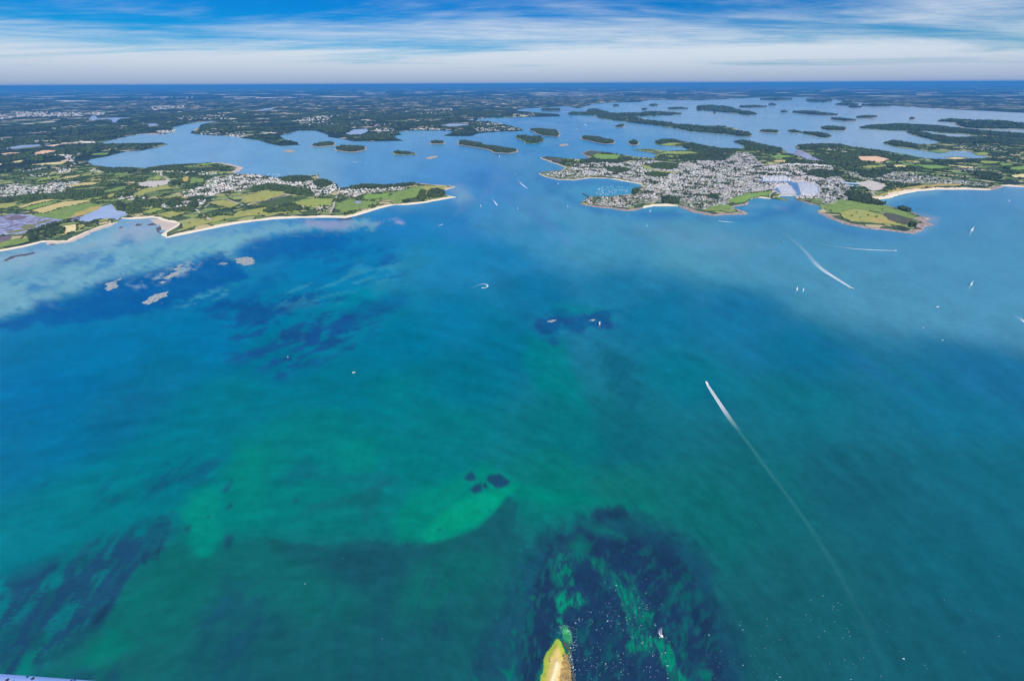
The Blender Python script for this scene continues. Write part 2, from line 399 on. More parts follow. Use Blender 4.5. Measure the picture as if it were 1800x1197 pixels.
 ((6,116,112),12,10,.8,[(1000,955),(1020,945),(1035,960),(1030,985),(1008,990),(995,972)]),
 ((8,120,112),7,9,.85,[(1030,976),(1060,986),(1082,1010),(1112,1040),(1106,1022),(1090,1004),(1112,1016),(1115,1026),(1135,1056),(1118,1050),(1098,1066),(1074,1026),(1044,998)]),
 ((0,140,116),4,8,.95,[(1080,1020),(1112,1040),(1134,1056),(1149,1078),(1147,1098),(1142,1114),(1166,1122),(1184,1142),(1192,1172),(1218,1200),(1240,1450),(1200,1450),(1178,1197),(1166,1165),(1150,1135),(1128,1147),(1104,1150),(1098,1138),(1110,1122),(1104,1094),(1097,1066)]),
 (NAVY,3,5,.9,[(1132,1062),(1146,1060),(1152,1072),(1142,1078),(1132,1070)]),
 (NAVY,3,3,.85,[(1134,1110),(1140,1104),(1146,1108),(1140,1114)]),
 ((8,108,108),5,7,.8,[(1160,1070),(1172,1050),(1190,1025),(1202,1006),(1212,1012),(1205,1028),(1190,1045),(1172,1072)]),
 ((10,106,110),7,8,.75,[(1196,1045),(1230,1036),(1236,1048),(1210,1056),(1206,1075),(1196,1070)]),
 ((4,116,112),5,5,.8,[(1196,1100),(1206,1096),(1208,1122),(1198,1120)]),
 ((0,124,112),5,6,.85,[(1198,1150),(1206,1150),(1210,1185),(1230,1172),(1254,1180),(1250,1196),(1225,1190),(1212,1200)]),
 ((14,98,108),5,5,.6,[(1140,995),(1154,990),(1152,1000)]),
 ((0,146,118),4,6,.95,[(973,984),(985,977),(1003,984),(1004,1002),(1007,1024),(996,1030),(986,1022),(974,1006)]),
 ((0,150,122),4,8,.95,[(978,1050),(988,1036),(1002,1046),(1018,1038),(1030,1056),(1016,1070),(1004,1064),(992,1080),(988,1098),(980,1092),(984,1080),(978,1070)]),
 ((8,118,112),7,7,.8,[(965,985),(980,965),(1000,965),(1015,1000),(1000,1030),(985,1040),(970,1020)]),
 ((60,185,112),3,5,.9,[(986,1104),(998,1100),(1004,1112),(1006,1128),(1000,1132),(990,1120)]),
 ((20,120,108),3,5,.75,[(960,1150),(976,1120),(990,1118),(1004,1134),(1004,1200),(1000,1450),(940,1450),(946,1186)]),
 ((8,118,112),3,4,.85,[(897,1108),(903,1104),(909,1110),(906,1117),(899,1114)]),
 ((10,116,110),3,4,.85,[(931,1050),(937,1045),(941,1051),(936,1056)]),
 ((14,96,110),4,4,.8,[(916,1062),(930,1058),(930,1066),(918,1066)]),
 ((14,96,110),4,4,.8,[(860,1132),(876,1126),(880,1133),(864,1136)]),
 ((10,106,110),3,4,.8,[(896,1122),(908,1128),(903,1142),(898,1136)]),
 ((6,116,112),2,3,.85,[(871,1170),(890,1180),(896,1178),(903,1166),(904,1180),(898,1197),(892,1210),(890,1188)]),
 ((8,112,110),3,4,.8,[(830,1185),(842,1194),(836,1204)]),
 ((10,106,108),3,3,.7,[(848,1182),(856,1182),(852,1188)]),
 # tide streams and calmer lanes in the strait
 ((76,151,188),16,10,.85,[(1060,384),(1150,428),(1260,472),(1400,506),(1520,548),(1620,578),(1800,618),(1980,660),(1980,390),(1760,380),(1640,402),(1560,418),(1480,412),(1400,385),(1260,396),(1100,390)]),
 ((94,158,190),14,8,.7,[(1120,400),(1260,400),(1360,430),(1300,450),(1180,430)]),
 ((98,150,205),5,4,.5,[(870,302),(885,312),(900,330),(898,334),(878,318),(866,306)]),
 ((96,145,202),6,4,.5,[(800,372),(835,352),(860,330),(874,316),(872,326),(856,346),(826,364),(800,378)]),
 ((46,116,192),10,5,.6,[(832,300),(850,292),(862,306),(852,322),(836,318)]),
 ((76,138,196),6,3,.5,[(900,350),(960,380),(1010,430),(1000,432),(945,388),(895,354)]),
 ((40,108,180),5,3,.55,[(920,267),(940,264),(939,268),(922,270)]),
 ((38,112,178),10,5,.5,[(962,330),(1000,345),(1060,372),(1040,372),(990,350),(960,336)]),
]

# broken weed and sand: (colour, outline, soft edge, slant, length, breadth, cover, strength)
BROKEN = [
 ((24,74,112),[(-40,1010),(120,960),(290,890),(318,930),(270,1000),(210,1100),(90,1180),(-40,1450)],26,.46,30,6,.49,.92),
 ((20,86,112),[(340,1010),(480,1000),(520,1080),(470,1420),(360,1420),(330,1100)],40,.5,34,9,.54,.6),
 ((20,84,110),[(560,980),(820,980),(840,1060),(760,1420),(560,1420)],50,.8,44,13,.57,.45),
 ((14,90,128),[(150,840),(300,790),(420,790),(400,860),(330,870),(250,900),(150,910)],24,.4,30,6,.53,.6),
 ((20,82,144),[(330,545),(420,515),(560,490),(660,530),(720,525),(660,600),(600,640),(500,680),(400,650)],30,.20,26,7,.52,.8),
 ((12,96,160),[(440,440),(560,430),(700,420),(760,450),(700,520),(560,500),(440,500)],26,.22,38,8,.52,.6),
 ((60,160,185),[(440,500),(560,470),(720,430),(760,440),(700,500),(600,540),(480,560)],28,.26,34,7,.56,.45),
 ((58,134,188),[(0,462),(130,440),(200,425),(300,430),(390,420),(390,442),(250,470),(100,515),(0,545)],14,.30,22,5,.54,.75),
 ((150,186,208),[(0,452),(130,436),(210,405),(300,410),(400,406),(380,425),(220,445),(60,480),(0,490)],12,.25,24,5,.55,.6),
 ((150,190,200),[(215,500),(260,478),(330,455),(370,448),(345,480),(290,500),(240,512)],8,.5,10,3,.53,.8),
 ((70,160,190),[(300,540),(340,510),(420,490),(450,505),(380,535),(320,552)],12,.25,14,4,.56,.6),
 ((150,164,200),[(500,388),(560,386),(625,388),(700,380),(720,396),(640,402),(560,408)],8,.3,14,4,.54,.6),
 ((12,104,112),[(900,960),(1000,930),(1120,930),(1230,970),(1270,1060),(1290,1420),(880,1420),(890,1050)],40,.9,15,9,.60,.55),
 ((24,62,100),[(960,960),(1220,1000),(1240,1420),(1010,1420)],20,-.8,12,5,.50,.6),
 ((26,66,102),[(1085,1010),(1150,1060),(1200,1160),(1220,1420),(1170,1420),(1100,1150)],8,-.9,11,4,.56,.7),
 ((26,66,102),[(965,960),(1010,960),(1030,1060),(1000,1100),(975,1090)],6,1.2,9,4,.53,.85),
 ((12,98,120),[(1040,600),(1140,640),(1150,740),(1060,720)],26,.9,22,8,.54,.5),
 ((10,100,152),[(900,530),(1100,520),(1120,600),(920,620)],30,.2,26,7,.57,.5),
 ((80,144,200),[(800,300),(960,320),(1060,420),(960,460),(840,400)],30,-.8,60,7,.54,.35),
 ((30,108,170),[(1180,480),(1500,560),(1780,640),(1700,760),(1300,650)],60,-.25,80,16,.54,.35),
]
def sea_sheet():
    th = np.radians(np.concatenate([np.linspace(76, 3.0, 440), 3.0 - (3.0 - 0.212) * (np.linspace(0, 1, 60)[1:] ** 0.8)]))
    rows = H / np.tan(th)
    rows = np.append(rows, [204000, 212000]); rows = np.unique(rows)
    az = np.radians(np.concatenate([np.linspace(-82, 82, 860), np.linspace(82, 278, 44)[1:-1]]))
    nr, na = len(rows), len(az)
    A, Rr = np.meshgrid(az, rows)
    X = (Rr * np.sin(A)).ravel(); Y = (Rr * np.cos(A)).ravel()
    V = np.stack([X, Y, -(X * X + Y * Y) / (2 * RE)], -1)
    i = np.arange(nr - 1)[:, None]; j = np.arange(na)[None]
    j2 = (j + 1) % na
    Q = np.stack([i * na + j, i * na + j2, (i + 1) * na + j2, (i + 1) * na + j], -1).reshape(-1, 4)[:, ::-1]
    # the small disc under the aircraft
    V = np.vstack([V, [[0, 0, 0]]]); c = len(V) - 1
    fan = np.array([[c, (k + 1) % na, k, k] for k in range(na)])
    me = bpy.data.meshes.new('sea')
    k3 = fan[:, :3]
    nl = Q.size + k3.size
    me.vertices.add(len(V)); me.vertices.foreach_set('co', V.astype(np.float32).ravel())
    me.loops.add(nl); me.loops.foreach_set('vertex_index', np.concatenate([Q.ravel(), k3.ravel()]).astype(np.int32))
    me.polygons.add(len(Q) + len(k3))
    me.polygons.foreach_set('loop_start', np.concatenate([np.arange(0, Q.size, 4), Q.size + np.arange(0, k3.size, 3)]).astype(np.int32))
    me.update(calc_edges=True)
    me.polygons.foreach_set('use_smooth', np.ones(len(me.polygons), bool))
    # colours
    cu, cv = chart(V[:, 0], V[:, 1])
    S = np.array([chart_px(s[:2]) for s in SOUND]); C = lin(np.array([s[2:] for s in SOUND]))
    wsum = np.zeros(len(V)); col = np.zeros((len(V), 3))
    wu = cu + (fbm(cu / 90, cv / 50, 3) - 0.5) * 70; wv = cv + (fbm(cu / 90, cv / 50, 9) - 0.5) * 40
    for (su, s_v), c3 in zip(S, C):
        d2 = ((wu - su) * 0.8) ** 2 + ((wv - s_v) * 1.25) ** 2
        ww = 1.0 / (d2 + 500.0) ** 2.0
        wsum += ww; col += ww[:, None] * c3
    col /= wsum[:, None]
    n1 = fbm(cu / 9.0, cv / 6.0, 31, 5) - 0.5
    n0 = fbm((cu + cv * 0.9) / 9.0, (cv - cu * 0.5) / 3.2, 41, 3) - 0.5
    n2 = fbm(cu / 22.0, cv / 12.0, 57, 5) - 0.5
    n3 = fbm((cu + cv * 0.8) / 60.0, (cv - cu * 0.35) / 11.0, 77, 4) - 0.5      # drifts along the tide
    for c8, soft, rough, stren, poly in SHOAL:
        P = np.array([chart_px(p) for p in poly])
        mg = soft + rough + 4
        sel = np.where((cu > P[:, 0].min() - mg) & (cu < P[:, 0].max() + mg) & (cv > P[:, 1].min() - mg) & (cv < P[:, 1].max() + mg))[0]
        if not len(sel): continue
        u = cu[sel]; v = cv[sel]
        d = np.full(len(sel), 1e9)
        for a, b in zip(P, np.roll(P, -1, 0)):
            ab = b - a; t = np.clip(((u - a[0]) * ab[0] + (v - a[1]) * ab[1]) / (ab @ ab + 1e-9), 0, 1)
            d = np.minimum(d, np.hypot(u - a[0] - t * ab[0], v - a[1] - t * ab[1]))
        d = np.where(inside(P, u, v), -d, d) + rough * (1.5 * n1[sel] + 1.3 * n2[sel] + 0.9 * n0[sel])
        k = np.clip(0.5 - d / (2 * soft), 0, 1); k = k * k * (3 - 2 * k) * stren
        k *= np.clip(0.95 + n1[sel] * 0.7 + n0[sel] * 0.5, 0, 1)
        col[sel] = col[sel] * (1 - k[:, None]) + k[:, None] * lin(c8)
    for c8, poly, soft, ang, lu, lv, thr, stren in BROKEN:
        P = np.array([chart_px(q) for q in poly])
        sel = np.where((cu > P[:, 0].min()) & (cu < P[:, 0].max()) & (cv > P[:, 1].min()) & (cv < P[:, 1].max()))[0]
        sel = sel[inside(P, cu[sel], cv[sel])]
        if not len(sel): continue
        u = cu[sel]; v = cv[sel]; d = np.full(len(sel), 1e9)
        for a, b in zip(P, np.roll(P, -1, 0)):
            ab = b - a; t = np.clip(((u - a[0]) * ab[0] + (v - a[1]) * ab[1]) / (ab @ ab + 1e-9), 0, 1)
            d = np.minimum(d, np.hypot(u - a[0] - t * ab[0], v - a[1] - t * ab[1]))
        fu = (u * math.cos(ang) - v * math.sin(ang)) / lu; fv = (u * math.sin(ang) + v * math.cos(ang)) / lv
        wx = (fbm(fu * .7, fv * .7, 91, 3) - .5) * 1.6
        n = fbm(fu + wx, fv + wx * .6, int(lu * 7 + lv), 5) * .75 + fbm(fu * .3, fv * .3, 5 + int(lv), 3) * .25
        k = np.clip((n - thr) / .07 + .5, 0, 1) * np.clip(d / soft, 0, 1) * stren
        col[sel] = col[sel] * (1 - k[:, None]) + k[:, None] * lin(c8)
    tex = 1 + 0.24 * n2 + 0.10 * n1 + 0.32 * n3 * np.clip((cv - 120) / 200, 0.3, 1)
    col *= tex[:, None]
    # small even mirror share taken off; distant sky sheen stays in the colour
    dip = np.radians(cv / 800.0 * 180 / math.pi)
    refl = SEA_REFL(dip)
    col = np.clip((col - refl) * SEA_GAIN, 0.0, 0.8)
    at = me.color_attributes.new('bottom_and_sheen', 'FLOAT_COLOR', 'POINT')
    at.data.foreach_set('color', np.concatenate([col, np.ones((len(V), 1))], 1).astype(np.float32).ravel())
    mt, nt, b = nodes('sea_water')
    va = nt.nodes.new('ShaderNodeAttribute'); va.attribute_name = 'bottom_and_sheen'
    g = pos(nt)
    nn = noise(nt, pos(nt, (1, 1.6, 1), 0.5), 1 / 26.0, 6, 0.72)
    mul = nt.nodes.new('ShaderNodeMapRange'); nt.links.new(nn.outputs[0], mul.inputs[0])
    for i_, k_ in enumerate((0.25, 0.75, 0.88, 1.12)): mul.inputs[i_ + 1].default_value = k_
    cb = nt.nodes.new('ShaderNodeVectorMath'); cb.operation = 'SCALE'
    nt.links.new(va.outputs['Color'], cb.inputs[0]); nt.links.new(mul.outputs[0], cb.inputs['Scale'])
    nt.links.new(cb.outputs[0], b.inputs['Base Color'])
    b.inputs['Roughness'].default_value = 0.32; b.inputs['IOR'].default_value = 1.33
    b.inputs['Specular IOR Level'].default_value = 0.5
    # wind lanes change the gloss a little
    rip = noise(nt, pos(nt, (1, 1.7, 1), 0.4), 1 / 9.0, 4, 0.6, 0.6)
    bp = nt.nodes.new('ShaderNodeBump'); bp.inputs['Strength'].default_value = 0.35; bp.inputs['Distance'].default_value = 1.2
    nt.links.new(rip.outputs[0], bp.inputs['Height']); nt.links.new(bp.outputs[0], b.inputs['Normal'])
    n5 = noise(nt, pos(nt, (1, 0.5, 1), 0.5), 1 / 900.0, 5, 0.6, 0.8)
    nt.links.new(mrange(nt, n5.outputs[0], 0.3, 0.7, 0.11, 0.20), b.inputs['Roughness'])
    me.materials.append(mt)
    o = link('sea', me)
    tag(o, 'wide blue-green sea with weed banks and pale shallows', 'sea', kind='structure')
    return mt
def SEA_REFL(dip):
    return np.stack([0.002 + 0 * dip, 0.014 + 0 * dip, 0.020 + 0 * dip], -1) * 0.5
SEA_GAIN = np.array([0.95, 0.81, 0.67])
SEA_MAT = sea_sheet()
# ------------------------------------------------------------------ land materials
def land_mat(name, palette, wood, woodcov, cell, hedge, fieldmix=1.0):
    """patchwork of fields inside dark hedges, with woods over part of it"""
    mt, nt, b = nodes(name); L = nt.links.new
    v = pos(nt)
    wob = noise(nt, v, 1 / (cell * 1.2), 3, 0.6)
    off = nt.nodes.new('ShaderNodeVectorMath'); off.operation = 'MULTIPLY_ADD'
    L(wob.outputs['Color'], off.inputs[0]); off.inputs[1].default_value = (cell * .55, cell * .55, 0); L(v, off.inputs[2])
    vo = nt.nodes.new('ShaderNodeTexVoronoi'); L(off.outputs[0], vo.inputs['Vector']); vo.inputs['Scale'].default_value = 1 / cell
    sp = nt.nodes.new('ShaderNodeSeparateColor'); L(vo.outputs['Color'], sp.inputs[0])
    r = ramp(nt, palette, 'CONSTANT'); L(sp.outputs[0], r.inputs[0])
    fine = noise(nt, v, 1 / 28.0, 5, 0.65)
    var = nt.nodes.new('ShaderNodeMapRange'); L(fine.outputs[0], var.inputs[0])
    for i, k in enumerate((0.25, 0.75, 0.78, 1.22)): var.inputs[i + 1].default_value = k
    sc = nt.nodes.new('ShaderNodeVectorMath'); sc.operation = 'SCALE'; L(r.outputs[0], sc.inputs[0]); L(var.outputs[0], sc.inputs['Scale'])
    ve = nt.nodes.new('ShaderNodeTexVoronoi'); ve.feature = 'DISTANCE_TO_EDGE'; L(off.outputs[0], ve.inputs['Vector']); ve.inputs['Scale'].default_value = 1 / cell
    hn = noise(nt, v, 1 / 60.0, 3)
    hm = nt.nodes.new('ShaderNodeMath'); hm.operation = 'MULTIPLY_ADD'; L(hn.outputs[0], hm.inputs[0]); hm.inputs[1].default_value = hedge * 1.6; hm.inputs[2].default_value = -hedge * .3
    lt = nt.nodes.new('ShaderNodeMath'); lt.operation = 'LESS_THAN'; L(ve.outputs['Distance'], lt.inputs[0]); L(hm.outputs[0], lt.inputs[1])
    wn = noise(nt, v, 1 / 14.0, 4, 0.7)  # shading of the tree crowns is painted by this fine noise
    wr = ramp(nt, wood); L(wn.outputs[0], wr.inputs[0])
    big = noise(nt, v, 1 / (cell * 4.5), 5, 0.62, 0.5)
    wmask = mrange(nt, big.outputs[0], woodcov - .012, woodcov + .012)
    c1 = mixc(nt, lt.outputs[0], sc.outputs[0], wr.outputs[0])
    c2 = mixc(nt, wmask, wr.outputs[0], c1)
    L(c2, b.inputs['Base Color']); b.inputs['Roughness'].default_value = 0.95; b.inputs['Specular IOR Level'].default_value = 0.1
    return mt
WOODC = [(0.3, (0.014, 0.028, 0.022)), (0.55, (0.032, 0.056, 0.036)), (0.8, (0.075, 0.11, 0.06))]
M = {}
M['far'] = land_mat('far_country', [(0, (0.022, 0.045, 0.034)), (0.34, (0.06, 0.10, 0.055)), (0.52, (0.13, 0.19, 0.09)), (0.66, (0.24, 0.26, 0.14)), (0.82, (0.52, 0.42, 0.32)), (0.91, (0.78, 0.70, 0.58))], [(0.3, (0.010, 0.022, 0.020)), (0.55, (0.024, 0.044, 0.034)), (0.8, (0.06, 0.09, 0.055))], 0.52, 230, 0.09)
M['meadow'] = land_mat('coast_country', [(0, (0.06, 0.10, 0.05)), (0.22, (0.13, 0.19, 0.07)), (0.45, (0.20, 0.26, 0.09)), (0.68, (0.28, 0.31, 0.12)), (0.86, (0.42, 0.37, 0.20))], WOODC, 0.42, 95, 0.09)
M['isle'] = mottled('island_ground', [(0.3, (0.26, 0.22, 0.17)), (0.55, (0.40, 0.32, 0.26)), (0.75, (0.52, 0.44, 0.36))], 30)
def fld(n, c, v=0.35):
    f = .86 if n in ('bright', 'lime') else 1.2
    c = (c[0] * f, c[1] * f, c[2] * f * .72)
    M[n] = mottled('field_' + n, [(0.28, tuple(k * (1 - v) for k in c)), (0.5, c), (0.75, tuple(min(1, k * (1 + v * .8)) for k in c))], 45)
fld('green', (0.14, 0.21, 0.075)); fld('bright', (0.20, 0.34, 0.10), .22); fld('olive', (0.25, 0.26, 0.10), .3); fld('lime', (0.30, 0.37, 0.12), .2)
fld('tan', (0.42, 0.35, 0.20), .2); fld('pale', (0.55, 0.47, 0.32), .18); fld('pink', (0.58, 0.38, 0.34), .15); fld('dark', (0.05, 0.085, 0.045)); fld('gold', (0.33, 0.26, 0.11), .3)
fld('heath', (0.07, 0.075, 0.075), .4)
M['sand'] = mottled('sand', [(0.25, (0.62, 0.51, 0.37)), (0.6, (0.78, 0.68, 0.52))], 14, spec=.15)
M['wetsand'] = mottled('wet_sand', [(0.25, (0.36, 0.31, 0.27)), (0.5, (0.52, 0.44, 0.37)), (0.75, (0.60, 0.53, 0.45))], 22, .6, .3)
M['rock'] = mottled('shore_rock', [(0.30, (0.09, 0.07, 0.07)), (0.48, (0.28, 0.22, 0.20)), (0.7, (0.52, 0.44, 0.38))], 14)
M['darkrock'] = mottled('weedy_rock', [(0.3, (0.04, 0.035, 0.055)), (0.7, (0.14, 0.12, 0.15))], 14)
M['mud'] = mottled('tidal_mud', [(0.36, (0.12, 0.10, 0.15)), (0.47, (0.22, 0.20, 0.27)), (0.52, (0.34, 0.38, 0.52)), (0.66, (0.40, 0.44, 0.58))], 55, .45, .4, 5, 1.2)
M['mauve'] = mottled('dark_mud', [(0.3, (0.11, 0.085, 0.11)), (0.7, (0.20, 0.16, 0.19))], 30)
M['marsh'] = mottled('salt_marsh', [(0.3, (0.10, 0.12, 0.06)), (0.6, (0.20, 0.21, 0.10))], 30)
M['town'] = mottled('town_ground', [(0.30, (0.04, 0.07, 0.04)), (0.46, (0.09, 0.13, 0.07)), (0.54, (0.26, 0.26, 0.19)), (0.64, (0.56, 0.53, 0.48))], 30, dist=.6)
M['quay'] = mottled('quay_paving', [(0.3, (0.30, 0.28, 0.27)), (0.5, (0.50, 0.46, 0.42)), (0.7, (0.62, 0.56, 0.48))], 18)
M['road'] = mottled('pale_road', [(0.3, (0.38, 0.35, 0.31)), (0.7, (0.50, 0.46, 0.40))], 20)
M['reef'] = mottled('bare_reef', [(0.38, (0.05, 0.12, 0.20)), (0.44, (0.20, 0.25, 0.27)), (0.55, (0.36, 0.37, 0.35)), (0.75, (0.46, 0.45, 0.41))], 9)
def water_mat(name, c):
    mt, nt, b = nodes(name)
    n = noise(nt, pos(nt), 1 / 160.0, 4)
    r = ramp(nt, [(0.3, tuple(k * .85 for k in c)), (0.7, tuple(k * 1.15 for k in c))]); nt.links.new(n.outputs[0], r.inputs[0])
    nt.links.new(r.outputs[0], b.inputs['Base Color']); b.inputs['Roughness'].default_value = 0.3; b.inputs['IOR'].default_value = 1.33
    b.inputs['Specular IOR Level'].default_value = 0.35
    return mt
M['lagoon'] = water_mat('lagoon_water', (0.34, 0.42, 0.56))
M['basin'] = water_mat('basin_water', (0.10, 0.22, 0.38))

LAND_Z = 2.2
def slab(name, P, mat, z, grid=None, skirt=True, label=None, cat=None, kind='structure'):
    """a flat piece of country following the earth's curve, with an edge down to the water"""
    n = len(P)
    vv = [Vector(p) for p in P]
    if grid is not None and len(grid):
        g = grid[inside(P, grid[:, 0], grid[:, 1])]
        vv += [Vector((float(a), float(b))) for a, b in g]
    vs, es, fs, ov, oe, of = delaunay_2d_cdt(vv, [], [list(range(n))], 1, 1e-3)
    V = [(v.x, v.y, gz(v.x, v.y) + z) for v in vs]
    Fc = [list(f) for f in fs]
    Fc = [f if ((V[f[1]][0] - V[f[0]][0]) * (V[f[2]][1] - V[f[0]][1]) - (V[f[1]][1] - V[f[0]][1]) * (V[f[2]][0] - V[f[0]][0])) > 0 else f[::-1] for f in Fc]
    if skirt:
        b0 = len(V); dr = z + 1.5
        for x, y in P: V.append((x, y, gz(x, y) + z))
        for x, y in P: V.append((x, y, gz(x, y) + z - dr))
        ccw = area(P) > 0
        for i in range(n):
            j = (i + 1) % n
            q = [b0 + i, b0 + n + i, b0 + n + j, b0 + j]
            Fc.append(q if ccw else q[::-1])
    me = mesh_py(name, V, Fc, [mat])
    o = link(name, me)
    tag(o, label, cat, kind=kind)
    return o

# ------------------------------------------------------------------ coasts
C_MAIN = [(-260,520),(0,441),(50,432),(75,425),(100,426),(120,425),(137,417),(160,406),(190,396),(207,391),(213,384),(225,385),(250,384),(265,382),(280,384),(297,390),(317,393),
 (307,400),(295,406),(286,412),(292,418),(312,414),(350,406),(400,396),(450,388),(500,384),(550,382.5),(605,383),(625,379),(650,371),(675,364),(695,360),(715,360),(750,356),(775,351),(786,349),
 (800,347),(785,344),(777,336),(800,329),(790,327),(770,326),(745,324),(725,322),(687,326),(645,325),(615,329),(597,331),(585,320),(560,314),(560,307),(540,310),(525,309),(487,314),(462,309),
 (445,307),(415,306),(410,304),(422,295),(400,289),(370,286),(320,289),(275,292),(257,296),(240,295),(217,295),(200,296),(175,292),(160,290),(160,280),(190,275),(225,266),(250,265),(280,259),
 (295,254),(287,251),(250,252),(225,252),(187,255),(172,252),(200,246),(225,240),(250,236),(285,237),(309,232),(300,225),(325,219),(355,215),(382,214),(355,219),(350,225),(335,235),(355,237),
 (380,239),(410,239),(430,244),(450,246),(470,252),(495,257),(527,255),(522,250),(500,246),(492,240),(525,230),(555,230),(575,237),(577,241),(600,244),(612,247),(620,249),(662,249),
 (710,248),(690,240),(707,237),(702,232),(725,230),(785,230),(797,232),(780,239),(800,240),(825,240),(840,235),(875,232),(900,231.5),(920,230),(915,226),(900,222),(875,217),(855,214),
 (838,213),(840,209),(870,207),(900,207.5),(937,206),(985,205),(982,201),(950,199),(925,197),(912,196),(910,193),(925,191),(962,189),(1000,187),(1015,191),(1040,184),(1075,181),(1125,180),(1140,176),
 (1235,177),(1275,175),(1350,171),(1400,171),(1462,175),(1500,180),(1575,187),(1625,190),(1700,194),(1800,199),(2100,218),(2500,232)]
# close the country behind the horizon
def far_ring(a0, a1, r=99000, n=40):
    return [(r * math.sin(a0 + (a1 - a0) * i / n), r * math.cos(a0 + (a1 - a0) * i / n)) for i in range(n + 1)]
C_EAST = [(2300,360),(1800,329),(1760,327),(1742,334),(1700,333),(1650,333),(1612,336),(1575,344),(1550,350),(1532,352),(1555,361),(1575,366),(1600,372),(1615,380),(1632,384),(1617,387),(1635,395),(1615,399),
 (1622,404),(1600,410),(1562,405),(1525,401),(1490,395),(1465,386),(1445,376),(1435,372),(1445,369),(1442,362),(1425,359),(1400,352),(1399,345),(1372,344),(1366,347),(1384,351.5),(1383,353.5),(1355,349.5),(1330,347),(1315,351),(1312,360),(1285,364),(1292,367),
 (1312,376),(1280,377),(1255,379),(1225,374),(1205,367),(1192,362),(1170,362),(1150,362),(1130,366),(1105,371),(1080,367),(1050,364),(1020,359),(1035,346.5),(1040,346),(1070,346),(1110,342),
 (1115,334),(1130,327),(1127,324),(1105,320),(1070,314),(1037,313),(1010,317),(980,316),(955,310),(947,305),(967,301),(985,300),(996,296),(980,289),(955,280),(949,277),(967,276),(1017,281),
 (1035,279),(1022,270),(1035,265),(1080,270),(1115,276),(1150,279),(1155,272),(1130,267),(1112,264),(1142,262),(1170,266),(1212,265),(1200,259),(1155,255),(1152,247),(1180,245),(1212,251),
 (1242,257),(1267,261),(1305,262),(1307,257),(1290,249),(1305,246),(1340,254),(1375,261),(1382,270),(1425,275),(1400,262),(1402,255),(1475,254),(1490,257),(1550,265),(1615,277),(1637,280),
 (1675,281),(1725,279),(1737,277),(1700,266),(1670,266),(1650,270),(1615,264),(1575,259),(1552,252),(1570,247),(1610,254),(1637,254),(1650,251),(1637,245),(1600,237),(1592,232),(1612,231),
 (1640,237),(1675,242),(1712,241),(1700,237),(1645,234),(1637,231),(1562,230),(1512,226),(1510,224),(1525,221),(1575,217),(1650,221),(1725,230),(1800,234),(2300,262)]
gm = G(C_MAIN)
a_first = math.atan2(*gm[0]); a_last = math.atan2(*gm[-1])
MAIN, MAIN_I = fract(gm, closed=False, seed=1)
MAIN_P = MAIN + [(195000 * math.sin(a) , 195000 * math.cos(a)) for a in np.linspace(1.25, -1.25, 60)] + [(-30000, 6000)]
EAST, EAST_I = fract(G(C_EAST), seed=2)
def polar_grid(r0, r1, ratio, daz):
    pts = []; r = r0
    while r < r1:
        for a in np.arange(-72, 72.1, daz): pts.append((r * math.sin(math.radians(a)) * 1.0003, r * math.cos(math.radians(a))))
        r *= ratio
    return np.array(pts)
GRID = polar_grid(9000, 180000, 1.3, 6.0)
slab('mainland', MAIN_P, M['far'], LAND_Z, GRID, label='flat wooded mainland with small fields reaching to the horizon', cat='land')
slab('peninsula', EAST, M['meadow'], LAND_Z, None, label='built-up eastern peninsula with harbour bay, marina and headland', cat='land')
M['plain'] = land_mat('far_plain_country', [(0, (0.02, 0.04, 0.03)), (0.45, (0.06, 0.10, 0.06)), (0.66, (0.22, 0.26, 0.17)), (0.84, (0.95, 0.88, 0.76))], [(0.3, (0.005, 0.012, 0.012)), (0.7, (0.02, 0.036, 0.028))], 0.52, 1300, 0.05)
FAR_P = [(36000 * math.sin(a), 36000 * math.cos(a)) for a in np.linspace(-1.2, 1.2, 50)] + [(190000 * math.sin(a), 190000 * math.cos(a)) for a in np.linspace(1.2, -1.2, 50)]
slab('far_plain', FAR_P, M['plain'], LAND_Z + .6, None, skirt=False, label='hazy blue plain of woods and pale fields under the horizon', cat='land')
# the western peninsula's own meadow country lies over the mainland sheet
C_WEST = C_MAIN[:C_MAIN.index((160,290)) + 1] + [(140,292),(100,296),(50,300),(0,304),(-260,330)]
wi = MAIN_I[C_MAIN.index((160,290))]
WEST_P = MAIN[:wi + 1] + G([(140,292),(100,297),(50,302),(0,306),(-260,332)])
slab('meadow_country', WEST_P, M['meadow'], LAND_Z + 0.5, None, skirt=False, label='green hedged meadows of the western peninsula behind the long beach', cat='land')

